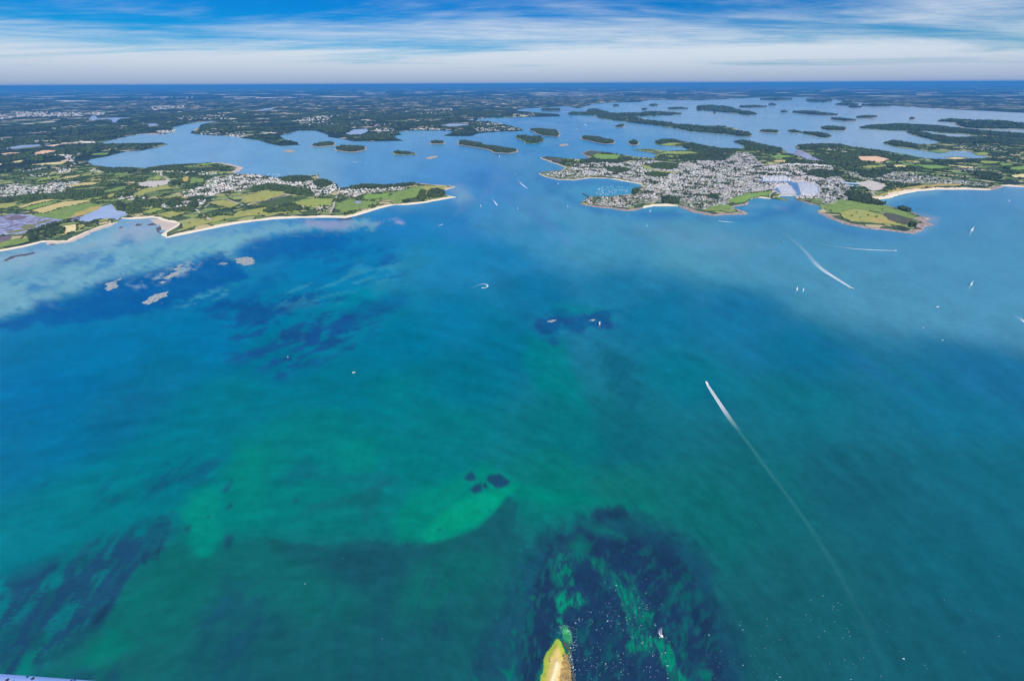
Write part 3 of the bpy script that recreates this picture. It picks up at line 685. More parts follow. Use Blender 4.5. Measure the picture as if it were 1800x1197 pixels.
ISLES = [  # outline, trees?, label
 ([(498,267),(505,264),(512,264),(520,266.5),(510,268)],0,'tiny bare islet with a pointed rock'),
 ([(545,257),(560,252.5),(580,251),(591,252),(588,256),(560,258.5)],1,'low wooded island just off the pale sand spit'),
 ([(587,262),(600,258),(642,259),(645,263),(627,267.5),(612,268),(590,265)],1,'oval wooded island with a notch of pale shore'),
 ([(689,269),(700,267),(732,270),(731,272.5),(690,272)],2,'narrow islet with a ragged row of trees'),
 ([(748,279),(755,276),(768,274.5),(769,277),(751,280.5)],0,'bare sandy islet shaped like a barge'),
 ([(754,251),(765,248.5),(782,250.5),(781,253.5),(756,253.5)],1,'small wooded islet between the village point and the long island'),
 ([(805,249),(813,248),(833,251),(857,257),(887,261),(911,264),(911,267),(894,270.5),(867,269),(851,262),(805,255)],1,'long dark wooded island with a pink rock rim'),
 ([(905,240.5),(915,239),(945,240),(958,245),(955,250),(940,253),(922,252.5),(920,248),(908,243.5)],2,'wooded island with a green meadow on its shore'),
 ([(930,228),(950,227),(980,230),(986,237),(983,240.5),(965,240),(945,237),(938,232)],1,'blocky wooded island with a white house in its trees'),
 ([(982,256),(990,253.5),(998,253.5),(999.5,256),(985,257.5)],0,'flat grassy sandbar awash in the tide race'),
 ([(1020,242),(1028,240.5),(1050,242),(1080,248),(1080,253),(1065,254),(1040,249),(1022,245.5)],1,'slanting wooded island beside the round islet'),
 ([(1101,251),(1108,247.5),(1118,247.5),(1122,251),(1120,255.5),(1108,256)],1,'round wooded islet with a clearing'),
 ([(1080,223),(1085,220.5),(1097,220.5),(1098,224),(1082,224.5)],1,'small dark islet below the long inhabited island'),
 ([(998,201),(1005,198),(1030,199),(1031,194),(1045,192),(1055,194),(1065,197),(1075,200),(1100,199),(1120,200),(1135,198),(1150,197),(1185,199),(1200,201),(1180,203),(1155,203),(1150,205),(1125,204),(1110,206),
   (1130,211),(1150,214),(1180,217),(1200,220),(1240,224),(1280,224),(1298,227),(1280,231),(1310,233.5),(1322,237),(1322,240),(1300,240),(1280,236.5),(1240,233.5),(1210,231),(1190,226.5),(1160,222),(1130,218),(1100,214.5),(1075,211.5),(1050,206.5),(1045,203),(1000,202)],2,'very long inhabited island stretched across the gulf'),
 ([(950,193.5),(960,192),(985,193),(985,195),(952,195.5)],1,'flat dark islet off the far shore'),
 ([(1224,190),(1228,187.5),(1250,186.5),(1280,189),(1295,194),(1320,198),(1331,201.5),(1315,203),(1305,201.5),(1280,198.5),(1250,195.5),(1224,194.5)],2,'second inhabited island with a thin tail'),
 ([(1077,187),(1082,185.5),(1089,187)],1,'speck of an islet off the far wooded point'),
 ([(1140,186),(1148,184.5),(1157,186),(1148,187)],1,'low far islet in the pale lagoon'),
 ([(1126,193),(1132,191.5),(1139,193),(1132,194)],1,'hump-backed islet north of the long inhabited island'),
 ([(1172,191.5),(1190,190.5),(1212,192),(1190,192.5)],1,'thread-thin islet beside the second inhabited island'),
 ([(1297,189),(1320,187.5),(1350,188.5),(1320,190)],1,'thin low island beyond the second inhabited island'),
 ([(1350,185),(1358,184),(1365,185.5)],1,'small far islet near the thin low island'),
 ([(1252,199.5),(1256,198),(1260,199.5)],1,'dot-like islet under the second inhabited island'),
 ([(1390,198),(1412,197),(1430,197.5),(1450,200.5),(1475,203),(1450,203),(1415,201)],1,'wedge-shaped wooded island in the eastern gulf'),
 ([(1370,197.5),(1378,196.5),(1387,198)],1,'little islet at the tip of the wedge-shaped island'),
 ([(1415,177),(1430,176.2),(1462,178),(1450,180),(1420,179.2)],1,'far flat island against the north-east shore'),
 ([(1335,175.5),(1365,174),(1395,175.5),(1365,177)],1,'far wooded strip in front of the pale north shore'),
 ([(1467,184.5),(1490,183.5),(1512,185),(1490,186)],1,'thin island off the eastern mainland'),
 ([(1490,188),(1500,187),(1517,189.5),(1500,190)],1,'short dark islet off the eastern mainland'),
 ([(1478,179.8),(1488,178.8),(1499,180.8),(1488,181.2)],1,'far islet close under the eastern mainland'),
 ([(1512,186),(1540,185.5),(1570,187),(1540,187.5)],1,'long thin spit off the eastern mainland'),
 ([(1503,207),(1520,205.3),(1545,206.2),(1535,208),(1512,208)],1,'low island in the middle of the eastern gulf'),
 ([(1457,209),(1475,209.5),(1490,210.5),(1507,213),(1490,213.5),(1470,212)],1,'slender island in the eastern gulf'),
 ([(1441,225),(1450,223.7),(1475,224),(1489,227),(1485,230),(1460,229.8),(1443,227.5)],1,'dark oval island before the long eastern promontory'),
 ([(1384,230),(1395,228.5),(1410,231.5),(1425,234),(1440,234),(1455,237),(1462,240.5),(1455,243),(1430,239.5),(1410,234.8),(1390,233.5)],2,'two-lobed island joined by a thin neck'),
 ([(1332,231),(1350,229.2),(1370,231.8),(1368,234),(1345,233.5)],1,'small wooded island off the tail of the long inhabited one'),
 ([(1597,209.8),(1602,208.8),(1609,209.8),(1602,210.5)],1,'lone speck of an islet in the far eastern gulf'),
 ([(1645,213.5),(1665,211),(1680,211.5),(1712,213),(1750,213.5),(1800,218),(2100,228),(2100,238),(1800,227),(1725,226.5),(1695,224.5),(1682,221),(1670,215)],2,'broad green island by the eastern shore'),
]
ISLE_P = []
for k, (pl, tr, lb) in enumerate(ISLES):
    P, _ = fract(G(pl), amp=0.07, seed=20 + k)
    ISLE_P.append((P, tr))
    slab('island', P, M['isle'] if tr < 2 else M['meadow'], LAND_Z, None, label=lb, cat='island')

# strips along a stretch of coast -------------------------------------------------
def normals(Q):
    Q = np.asarray(Q); t = np.gradient(Q, axis=0); L = np.hypot(t[:, 0], t[:, 1])[:, None] + 1e-9
    return np.stack([-t[:, 1], t[:, 0]], -1) / L
def coast_strip(name, pts, idx, src, a, b, w_in, w_out, mat, z, side, label, cat, seed=0):
    i0, i1 = idx[src.index(a)], idx[src.index(b)]
    Q = np.array(pts[i0:i1 + 1]); 
    # resample evenly
    s = np.concatenate([[0], np.cumsum(np.hypot(*np.diff(Q, axis=0).T))]); n = max(6, int(s[-1] / 18))
    u = np.linspace(0, s[-1], n); Q = np.stack([np.interp(u, s, Q[:, 0]), np.interp(u, s, Q[:, 1])], -1)
    N = normals(Q) * side
    N = np.stack([np.convolve(np.pad(N[:, k], 2, 'edge'), np.ones(5) / 5, 'valid') for k in (0, 1)], -1)
    wn = 0.25 + 1.5 * fbm(u / 70.0, u * 0 + seed, seed)
    en = np.clip(np.minimum(u, s[-1] - u) / 60.0, 0.12, 1)
    wi = (w_in * wn * en)[:, None]; wo = (w_out * (0.4 + 1.2 * fbm(u / 25.0, u * 0 + 5, seed + 3)) * en)[:, None]
    A = Q + N * wi; B = Q - N * wo; Mi = Q
    V = []; Fc = []
    for k in range(n):
        for Pk, zz in ((A[k], z), (Mi[k], z - 0.3), (B[k], 0.25)): V.append((Pk[0], Pk[1], gz(*Pk) + zz))
    for k in range(n - 1):
        for c in (0, 1):
            q = [3 * k + c, 3 * k + c + 1, 3 * k + c + 4, 3 * k + c + 3]
            Fc.append(q if side > 0 else q[::-1])
    me = mesh_py(name, V, Fc, [mat]); me.flip_normals() if me.polygons[0].normal.z < 0 else None
    return tag(link(name, me), label, cat, kind='structure')
W = lambda *a, **k: coast_strip(a[0], MAIN, MAIN_I, C_MAIN, *a[1:], **k)
E = lambda *a, **k: coast_strip(a[0], EAST, EAST_I, C_EAST, *a[1:], **k)
# mainland points run west to east along the south shore: land lies to the left of the line
W('beach',(-260,520),(207,391),16,10,M['sand'],3.6,1,'white sand beach in front of the tidal lagoon','beach')
W('sand_flat',(75,425),(207,391),4,34,M['wetsand'],3.3,1,'pinkish sand and rock flats below the lagoon beach','shore',seed=4)
W('beach',(213,384),(317,393),18,6,M['sand'],3.6,1,'curved sandy spit beside the lagoon mouth','beach',seed=5)
W('beach',(317,393),(292,418),16,8,M['sand'],3.7,1,'sandy corner where the long beach begins','beach',seed=6)
W('beach',(292,418),(695,360),30,10,M['sand'],3.6,1,'long white sand beach of the western peninsula','beach',seed=7)
W('beach',(695,360),(785,344),26,8,M['sand'],3.6,1,'pale sand shore at the end of the western peninsula','beach',seed=8)
W('rocky_shore',(777,336),(725,322),14,10,M['wetsand'],3.5,1,'pale rock shore on the inner side of the western point','shore',seed=9)
W('rocky_shore',(560,307),(410,304),14,10,M['wetsand'],3.5,1,'stony harbour front of the western village','shore',seed=10)
W('rocky_shore',(410,304),(370,286),24,30,M['wetsand'],3.5,1,'rocky point with pale stones beyond the western village','shore',seed=11)
sd = 1 if area(EAST) > 0 else -1
E('beach',(1800,329),(1760,327),55,10,M['sand'],3.6,sd,'far end of the eastern sand beach beyond the rocks','beach',seed=12)
E('rocky_shore',(1760,327),(1742,334),25,14,M['rock'],3.6,sd,'rocks dividing the two eastern beaches','shore',seed=13)
E('beach',(1742,334),(1532,352),48,8,M['sand'],3.6,sd,'crescent of white sand east of the headland','beach',seed=14)
E('rocky_shore',(1555,361),(1615,380),8,8,M['rock'],3.6,sd,'low rocks on the bay side of the headland','shore',seed=15)
E('rocky_shore',(1615,380),(1622,404),30,24,M['rock'],3.6,sd,'jagged rocky tip of the grassy headland','shore',seed=16)
E('rocky_shore',(1622,404),(1435,372),26,16,M['rock'],3.6,sd,'pink-grey cliffs along the grassy headland','shore',seed=17)
E('breakwater',(1442,362),(1400,352),14,5,M['rock'],4.4,sd,'stone breakwater east of the marina entrance','breakwater',seed=18)
E('beach',(1399,345),(1366,347),6,2,M['sand'],3.2,sd,'sliver of sand inside the marina entrance','beach',seed=19)
E('beach',(1355,349.5),(1315,351),26,8,M['sand'],3.6,sd,'white beach below the bright green lawn','beach',seed=20)
E('rocky_shore',(1315,351),(1285,364),14,10,M['rock'],3.6,sd,'rocks at the foot of the bright green lawn','shore',seed=21)
E('beach',(1285,364),(1292,367),20,6,M['sand'],3.7,sd,'small sandy cove between lawn and rocky point','beach',seed=22)
E('rocky_shore',(1292,367),(1192,362),24,18,M['rock'],3.6,sd,'rocky point south of the harbour town','shore',seed=23)
E('beach',(1192,362),(1130,366),40,8,M['sand'],3.7,sd,'sandy bathing cove of the harbour town','beach',seed=24)
E('rocky_shore',(1130,366),(1020,359),20,16,M['rock'],3.6,sd,'brown rocks below the villas of the harbour point','shore',seed=25)
E('beach',(1130,327),(1070,314),14,6,M['sand'],3.6,sd,'beach at the head of the mooring bay','beach',seed=26)
E('rocky_shore',(1070,314),(947,305),12,8,M['wetsand'],3.6,sd,'pale shore of the northern villa point','shore',seed=27)
E('rocky_shore',(985,300),(949,277),10,8,M['wetsand'],3.6,sd,'thin pale shore under the brown heath point','shore',seed=28)
E('rocky_shore',(1017,281),(1035,265),12,8,M['rock'],3.6,sd,'brown shore of the heath knoll','shore',seed=29)

# ------------------------------------------------------------------ fields and other patches of ground
FIELDS = [
 ('field','tan',[(28,366),(59,356),(78,352),(95,351),(92,354),(60,361),(40,368)],'tan strip field above the tidal lagoon'),
 ('field','bright',[(31,370),(58,362),(92,355),(104,355),(86,362),(53,371)],'bright green field touching the tan strip field'),
 ('field','tan',[(51,372),(86,362),(110,356),(153,352),(163,353),(150,358),(110,366),(76,377)],'long stubble field above the salt meadow'),
 ('meadow','green',[(54,375),(76,377),(122,363),(153,358),(181,361),(177,367),(147,379),(112,387),(86,383)],'green salt meadow beside the tidal lagoon'),
 ('meadow','gold',[(114,386),(140,373),(160,365),(181,362),(177,367),(147,379)],'golden reed strip along the lagoon edge'),
 ('field','olive',[(-60,362),(0,359),(28,357),(27,364),(0,369),(-60,374)],'olive field west of the tan strip field'),
 ('meadow','green',[(-60,440),(0,427),(18,422),(50,419),(52,426),(0,436),(-60,450)],'green dune grass behind the lagoon beach'),
 ('field','pale',[(110,399),(134,395),(138,401),(134,408),(115,413),(111,408)],'pale dry field among the lagoon pines'),
 ('meadow','olive',[(137,396),(152,397),(140,405),(138,402)],'small olive meadow by the pale dry field'),
 ('meadow','olive',[(172,389),(192,384),(190,388),(176,391)],'grass on the sandy spit of the lagoon'),
 ('field','pink',[(2,271),(17,269),(37,269),(16,273),(6,274)],'small pink ploughed field far west'),
 ('field','pink',[(59,270),(76,265),(104,265),(95,270),(73,273),(44,276),(61,272)],'large pink ploughed field far west'),
 ('field','pink',[(78,257),(106,255),(95,258.5)],'thin pink field near the inland pond'),
 ('field','pale',[(21,285),(40,282),(51,283),(28,287)],'cream field among western woods'),
 ('field','pale',[(48,291),(76,288),(110,285),(122,285),(117,288),(90,290.5)],'long cream field west of the river village'),
 ('field','pink',[(106,284),(117,281),(123,282),(120,285)],'pink field beside the river village'),
 ('field','green',[(159,272.5),(171,270),(192,269),(188,272.5),(165,273.5)],'green field on the river bank'),
 ('field','pale',[(187,263.5),(207,261.5),(200,264)],'pale sliver of field behind the river point'),
 ('field','pale',[(-20,290),(8,288),(0,291)],'cream scrap of field at the western woods edge'),
 ('field','green',[(22,299),(45,297.5),(48,299),(26,300.5)],'pale green field in western woods'),
 ('field','lime',[(59,320),(78,313.5),(109,309),(108,312),(79,318)],'lime green field north of the western hamlet'),
 ('field','tan',[(93,317),(122,311),(147,307),(140,311),(122,315)],'straw field east of the lime green field'),
 ('field','lime',[(140,311),(147,307),(165,306),(158,310)],'yellow-green end of the straw field'),
 ('field','bright',[(130,304.5),(139,301.5),(154,301.5),(144,304.5)],'bright green paddock below the river village'),
 ('field','tan',[(110,328.5),(122,326),(159,321),(181,322),(156,327),(122,329.5)],'peach coloured field beside the western hamlet'),
 ('field','olive',[(147,320),(176,315),(183,317),(159,320)],'olive field north of the peach coloured one'),
 ('field','green',[(49,328.5),(68,326.5),(66,329)],'green gap inside the western hamlet'),
 ('field','bright',[(128,333),(147,331.5),(146,334),(130,335)],'small bright meadow under the western hamlet'),
 ('meadow','green',[(181,337),(220,328),(222,333),(190,340)],'green meadow between hedges inland'),
 ('field','olive',[(188,344),(205,339),(200,347),(189,349)],'olive field above the lagoon inlet'),
 ('field','lime',[(147,350.5),(169,348),(183,346.5),(181,349),(150,353)],'narrow yellow-green field by the long stubble field'),
 ('field','green',[(202,306),(225,302),(222,308),(200,311)],'green field above the river mouth'),
 ('field','lime',[(262,318),(276,309.5),(288,313.5),(280,318)],'pale lime field by the sheds'),
 ('field','gold',[(320,315),(328,310),(334,313),(331,321),(322,321)],'brown-gold field near the western village'),
 ('meadow','green',[(335,313),(359,315),(358,321),(334,324)],'dark green meadow next to the brown-gold field'),
 ('meadow','bright',[(359,321.5),(383,320.5),(384,323),(362,324)],'bright strip of meadow at the village edge'),
 ('field','bright',[(320,293.5),(343,291),(346,293),(324,296)],'bright green field on the river mouth point'),
 ('field','bright',[(350,290),(372,286.8),(382,288.5),(358,292.5)],'bright green field at the tip of the river mouth point'),
 ('meadow','olive',[(236,341),(260,331),(294,327),(304,332),(274,336),(244,345)],'wide olive meadow in the middle of the western peninsula'),
 ('field','lime',[(248,374),(275,366),(290,369),(262,378)],'yellow-green paddock near the sandy spit'),
 ('field','olive',[(275,378),(320,368),(338,372),(300,384)],'olive paddock behind the sandy corner'),
 ('field','olive',[(362,358),(390,352),(424,359),(405,367.5)],'large olive field behind the long beach'),
 ('meadow','olive',[(425,346),(462,337),(500,337),(495,345),(462,355),(430,358)],'broad green-brown meadow south of the village'),
 ('meadow','lime',[(512,357),(550,350),(587,350),(582,362),(540,364.5)],'pale lime meadow by the straight road'),
 ('meadow','dark',[(455,358),(500,348),(540,346),(520,356),(470,368)],'dark scrub belt behind the long beach'),
 ('meadow','olive',[(420,372),(470,365),(520,366),(545,372),(470,378),(410,384)],'dune meadow behind the long beach'),
 ('meadow','olive',[(330,396),(350,386),(400,380),(420,382),(380,391),(320,406)],'grassy dune at the beach corner'),
 ('meadow','bright',[(637,345.5),(650,342),(687,340),(682,350),(640,351.5)],'bright green pasture on the western point'),
 ('meadow','green',[(682,352),(690,342),(737,328),(760,327),(745,340),(735,347),(700,354.5)],'green pasture toward the western tip'),
 ('meadow','olive',[(737,328),(787,327.5),(776,335),(750,336)],'olive grass at the western tip'),
 ('meadow','green',[(592,360),(610,352),(640,354),(660,356),(640,368),(600,374)],'green marshy hollow by the straight road'),
 ('field','bright',[(1282,351),(1315,341),(1357,337.5),(1352,344),(1320,349.5),(1309,358),(1285,358)],'bright green lawn above the marina beach'),
 ('meadow','green',[(1250,363),(1280,361),(1291,366),(1262,372.5),(1237,370)],'green turf on the rocky point'),
 ('field','bright',[(1040,276),(1047,271),(1092,273),(1085,281),(1055,281.5)],'bright green twin field behind the heath knoll'),
 ('meadow','heath',[(1023,270.5),(1036,266),(1060,268.5),(1047,271.5),(1038,276)],'brown heath knoll on the northern shore'),
 ('meadow','heath',[(955,279),(967,277),(990,282),(985,287)],'brown heath at the northern villa point'),
 ('field','lime',[(1157,271.5),(1172,266.8),(1215,267),(1235,272),(1192,272.5)],'yellow-green fields on the low northern spit'),
 ('field','lime',[(1160,255.5),(1172,251),(1200,252.5),(1180,257.5)],'green clearing on the wooded northern point'),
 ('field','lime',[(1125,292),(1135,291),(1150,297),(1147,300),(1136,298)],'yellow-green field inside the harbour town'),
 ('field','olive',[(1147,300),(1195,303.5),(1190,307),(1150,303)],'straw strip inside the harbour town'),
 ('field','bright',[(1352,277.5),(1366,272.5),(1400,276),(1372,279.5)],'bright meadow north of the marina town'),
 ('field','pink',[(1507,276),(1540,275.5),(1565,281),(1547,287),(1512,282.5)],'large pink ploughed field east of the marina'),
 ('field','tan',[(1355,283),(1382,282),(1380,287),(1362,286)],'straw clearing above the marina town'),
 ('field','bright',[(1575,286),(1600,289),(1618,294),(1604,293.5),(1588,290)],'green wedge among the eastern fields'),
 ('field','pale',[(1570,291),(1585,290.5),(1602,294),(1572,295.5)],'cream field by the green wedge'),
 ('field','bright',[(1605,290),(1650,291.5),(1675,295),(1637,299.5),(1620,295)],'big green field among the eastern hedges'),
 ('field','pale',[(1655,290),(1712,294.5),(1710,297),(1675,294)],'long straw field beside the big green one'),
 ('field','tan',[(1582,281.5),(1622,286),(1610,287.5)],'thin tan field under the river woods'),
 ('field','lime',[(1720,283),(1760,285),(1750,289),(1725,288)],'lime field on the river bank'),
 ('field','bright',[(1755,288),(1787,289.5),(1775,293),(1757,292)],'fresh green field behind the lime field'),
 ('field','bright',[(1770,295),(1830,291),(1830,300),(1780,300.5)],'green field above the far eastern beach'),
 ('field','pale',[(1775,309),(1830,303),(1830,312),(1780,313)],'pale dry field behind the far eastern beach'),
 ('field','lime',[(1710,270),(1730,268),(1745,272),(1720,274)],'lime pasture across the river'),
 ('meadow','green',[(1630,266),(1650,264),(1668,267),(1650,269.5)],'green turf on the river spit'),
 ('field','pale',[(1660,279),(1680,277),(1700,279),(1680,281)],'sandy field on the river shore'),
 ('field','olive',[(1490,293),(1520,291),(1560,294),(1530,297)],'olive paddock under the pink ploughed field'),
 ('meadow','gold',[(1533,346),(1560,337),(1610,328),(1650,324),(1690,325),(1690,327),(1620,332),(1570,341),(1540,349)],'tan dune grass behind the crescent beach'),
 ('meadow','olive',[(1478,380),(1498,369),(1528,373),(1557,379),(1564,388),(1589,398),(1540,394),(1496,390)],'sun-browned turf in the middle of the headland'),
 ('meadow','green',[(1450,364),(1478,352),(1520,357),(1570,368),(1612,382),(1600,385),(1550,374),(1500,367),(1470,376),(1452,372)],'green scrub along the headland'),
 ('meadow','gold',[(1530,384),(1560,386),(1575,392),(1550,392),(1525,388)],'orange-brown turf on the headland'),
 ('meadow','heath',[(1557,375),(1570,376),(1604,388),(1589,396),(1560,387)],'dark heath on the headland'),
]
for k, (nm, mt, pl, lb) in enumerate(FIELDS):
    P, _ = fract(G(pl), amp=0.035 if nm == 'field' else 0.11, fine=0.008 if nm == 'field' else .004, seed=200 + k)
    slab(nm, P, M[mt], LAND_Z + 1.2 + 0.03 * (k % 9), None, skirt=False, label=lb, cat=nm)
GROUND = [
 ('mudflat','mud',[(-80,386),(0,381),(24,377),(53,379),(86,384),(110,388),(122,386),(150,378),(140,388),(128,389),(110,391),(86,397),(61,406),(37,412),(18,413),(0,416),(-80,428)],'grey-mauve tidal mudflat with channels','mudflat'),
 ('lagoon','lagoon',[(112,388),(122,386),(159,373),(183,363),(196,360),(200,366),(208,372),(220,373),(226,378),(212,383),(208,388),(198,385),(171,386),(152,392),(140,391),(128,389)],'pale tidal lagoon behind the sand spit','lagoon'),
 ('mudbank','mauve',[(-60,420),(0,417),(22,416),(18,422),(0,428),(-60,440)],'dark mauve mudbank at the lagoon edge','mudflat'),
 ('mudbank','mauve',[(8,385),(26,380),(50,382),(38,387),(18,389)],'mauve mudbank in the channels of the mudflat','mudflat'),
 ('salt_marsh','marsh',[(35,400),(50,395),(64,395),(62,401),(44,404)],'green salt marsh islet on the mudflat','marsh'),
 ('salt_marsh','marsh',[(64,392),(84,387),(94,387),(84,391),(66,396)],'longer green salt marsh islet on the mudflat','marsh'),
 ('salt_marsh','marsh',[(10,409),(40,404),(62,403),(40,408),(16,412)],'dark marsh edge in front of the lagoon pines','marsh'),
 ('pond','lagoon',[(11,261),(37,256),(73,254.5),(93,252.8),(73,257),(31,262),(12,262.5)],'long pale inland pond','pond'),
 ('pond','lagoon',[(155,211),(160,208),(163,203.5),(168,204),(170,208),(185,210),(196,211),(197,216),(205,216),(206,211.5),(232,207.5),(200,207.5),(178,208.5),(173,211)],'forked pale creek far inland','pond'),
 ('pond','lagoon',[(257,219),(270,217.5),(282,221),(262,222.5)],'small far creek by the river woods','pond'),
 ('pond','lagoon',[(450,195),(465,191.5),(484,190),(470,194.5)],'thin far pond in the mainland woods','pond'),
 ('pond','lagoon',[(607,235.5),(622,228.5),(645,227.2),(648,231),(635,238),(615,237.5)],'round silvery tidal pond on the mainland coast','pond'),
 ('pond','lagoon',[(775,221),(790,218),(825,218.5),(822,222),(790,223)],'flat silvery pond behind the coastal village','pond'),
 ('pond','lagoon',[(818,211),(832,209.8),(835,212.5)],'small cove pond by the coastal village','pond'),
 ('pond','mud',[(620,356),(630,354.5),(641,356.5),(630,359)],'grey marsh pond by the green hollow','pond'),
 ('mudflat','mud',[(1400,263),(1425,274),(1440,281),(1455,286),(1430,284),(1395,272)],'grey mud inlet north of the marina town','mudflat'),
 ('mudflat','mauve',[(440,352),(470,346),(505,342),(490,350),(455,358)],'mauve marsh in the western meadows','mudflat'),
 ('town_ground','town',[(-60,334),(0,330),(12,325),(32,324),(75,326),(92,322),(115,321),(135,319),(148,324),(125,331),(110,339),(95,344),(60,342),(38,345),(0,348),(-60,352)],'gardens and lanes of the western hamlet','ground'),
 ('town_ground','town',[(315,341),(334,336),(360,326),(362,318),(378,312),(400,309),(445,308),(475,311),(500,319),(530,321),(560,315),(585,322),(595,334),(575,345),(555,348),(548,338),(507,327),(475,323),(445,328),(425,338),(400,336),(374,346),(354,344),(327,348)],'gardens and lanes of the western village','ground'),
 ('town_ground','town',[(598,346),(600,334),(625,330),(650,328),(712,328),(712,335),(675,338),(640,343),(625,347)],'gardens of the western point houses','ground'),
 ('town_ground','quay',[(243,323),(260,319),(290,318),(298,315),(300,319),(293,325),(270,330),(245,328)],'pale yard around the western sheds','ground'),
 ('town_ground','town',[(283,361),(300,357),(345,352),(363,352),(355,362),(325,365),(285,367)],'gardens of the beach lane houses','ground'),
 ('town_ground','town',[(1018,288),(1055,285),(1085,288),(1120,283),(1150,283),(1192,288),(1217,283),(1280,280),(1292,268),(1320,270),(1340,290),(1355,300),(1340,310),(1355,328),(1360,335),(1317,340),(1285,350),(1280,360),(1290,368),(1242,372),(1207,365),(1192,358),(1162,356),(1125,358),(1105,366),(1050,362),(1025,357),(1037,347),(1070,347),(1110,343),(1120,334),(1135,329),(1132,324),(1105,318),(1070,312),(1037,311),(1010,315),(975,313),(953,307),(965,302),(992,300),(1000,296),(1005,290)],'gardens and lanes of the harbour town','ground'),
 ('town_ground','quay',[(1325,316),(1340,306),(1365,300),(1400,300),(1425,306),(1445,318),(1447,336),(1440,348),(1402,350),(1397,345),(1374,343),(1356,338),(1352,330),(1335,324)],'pale quays and car parks round the marina','ground'),
 ('town_ground','town',[(1350,291),(1400,289),(1460,292),(1465,302),(1482,316),(1496,335),(1490,350),(1470,361),(1450,360),(1440,350),(1447,330),(1440,314),(1420,304),(1380,299),(1345,302)],'streets of the marina quarter','ground'),
 ('town_ground','town',[(1475,301),(1537,304),(1587,303),(1625,309),(1700,319),(1737,324),(1740,329),(1700,328),(1625,322),(1600,325),(1560,320),(1500,314)],'gardens of the eastern beach villas','ground'),
 ('town_ground','quay',[(1500,322),(1530,318),(1545,322),(1560,328),(1550,333),(1535,337),(1520,330)],'sandy car park behind the crescent beach','ground'),
 ('sandbar','wetsand',[(262,386),(280,386),(300,391),(316,394),(306,401),(296,407),(286,405),(283,397),(270,392)],'pinkish sand flat inside the sandy corner','sandbar'),
]
for k, (nm, mt, pl, lb, ct) in enumerate(GROUND):
    P, _ = fract(G(pl), amp=0.05, fine=0.006, seed=400 + k)
    z = LAND_Z + (0.85 if nm == 'town_ground' else 1.6 if nm in ('pond', 'salt_marsh', 'mudbank') else 1.1)
    if nm == 'sandbar': z = 1.2
    slab(nm, P, M[mt], z, None, skirt=(nm == 'sandbar'), label=lb, cat=ct)
REEFS = [
 ([(412,456),(420,454),(447,457),(446,464),(432,467),(424,463),(416,462)],'reef','bare pale reef nearest the long beach'),
 ([(252,531),(262,523),(285,515),(296,512),(294,521),(275,530),(258,536)],'reef','feather-shaped pale reef farthest from the beach'),
 ([(184,508),(190,497),(207,491),(216,489),(205,500),(192,511)],'reef','leaf-shaped pale reef off the lagoon'),
 ([(287,488),(300,480),(312,478),(306,486),(292,491)],'reef','small pale reef amid broken shoals'),
 ([(305,474),(312,467),(322,466),(318,472),(309,476)],'reef','crumbled pale reef beside the small one'),
 ([(278,497),(286,494),(292,496),(284,499)],'reef','tiny pale rock seaward of the broken shoals'),
 ([(383,465),(392,462),(401,463),(394,466)],'reef','flat scrap of reef west of the bare pale reef'),
 ([(962,566),(970,562.5),(978,562),(973,565)],'reef','pale ledge on the western half of the mid-channel shoal'),
 ([(1034,563.5),(1040,561.8),(1047,562.3),(1041,564.5)],'reef','pale ledge next to the beacon'),
 ([(237,396),(243,393),(252,394),(249,397),(241,397.5)],'darkrock','dark weedy rocks in the lagoon mouth'),
 ([(259,394.5),(268,393),(281,393.5),(272,396)],'darkrock','dark weedy rocks by the pinkish sand flat'),
 ([(274,402),(280,399),(286,402),(287,409),(282,411),(276,407)],'darkrock','dark weedy rocks off the sandy corner'),
 ([(209,400),(215,398.5),(213,401.5)],'darkrock','lone dark rock below the sand spit'),
 ([(88,429),(96,427),(100,430),(92,431)],'darkrock','dark rock ledge below the lagoon beach'),
 ([(5,458),(16,452),(30,449),(44,447),(60,443),(62,445),(44,450),(28,452),(14,457),(7,460)],'darkrock','thin line of dark rocks off the lagoon beach'),
 ([(590,385),(605,384.5),(618,383),(612,387),(598,388)],'darkrock','purple rocks at the foot of the long beach'),
 ([(628,381),(640,378),(636,382)],'darkrock','small purple rocks by the beach bend'),
]
for k, (pl, mt, lb) in enumerate(REEFS):
    P, _ = fract(G(pl), amp=0.27, fine=0.002, seed=600 + k)
    slab('reef', P, M[mt], 0.7, None, label=lb, cat='reef')
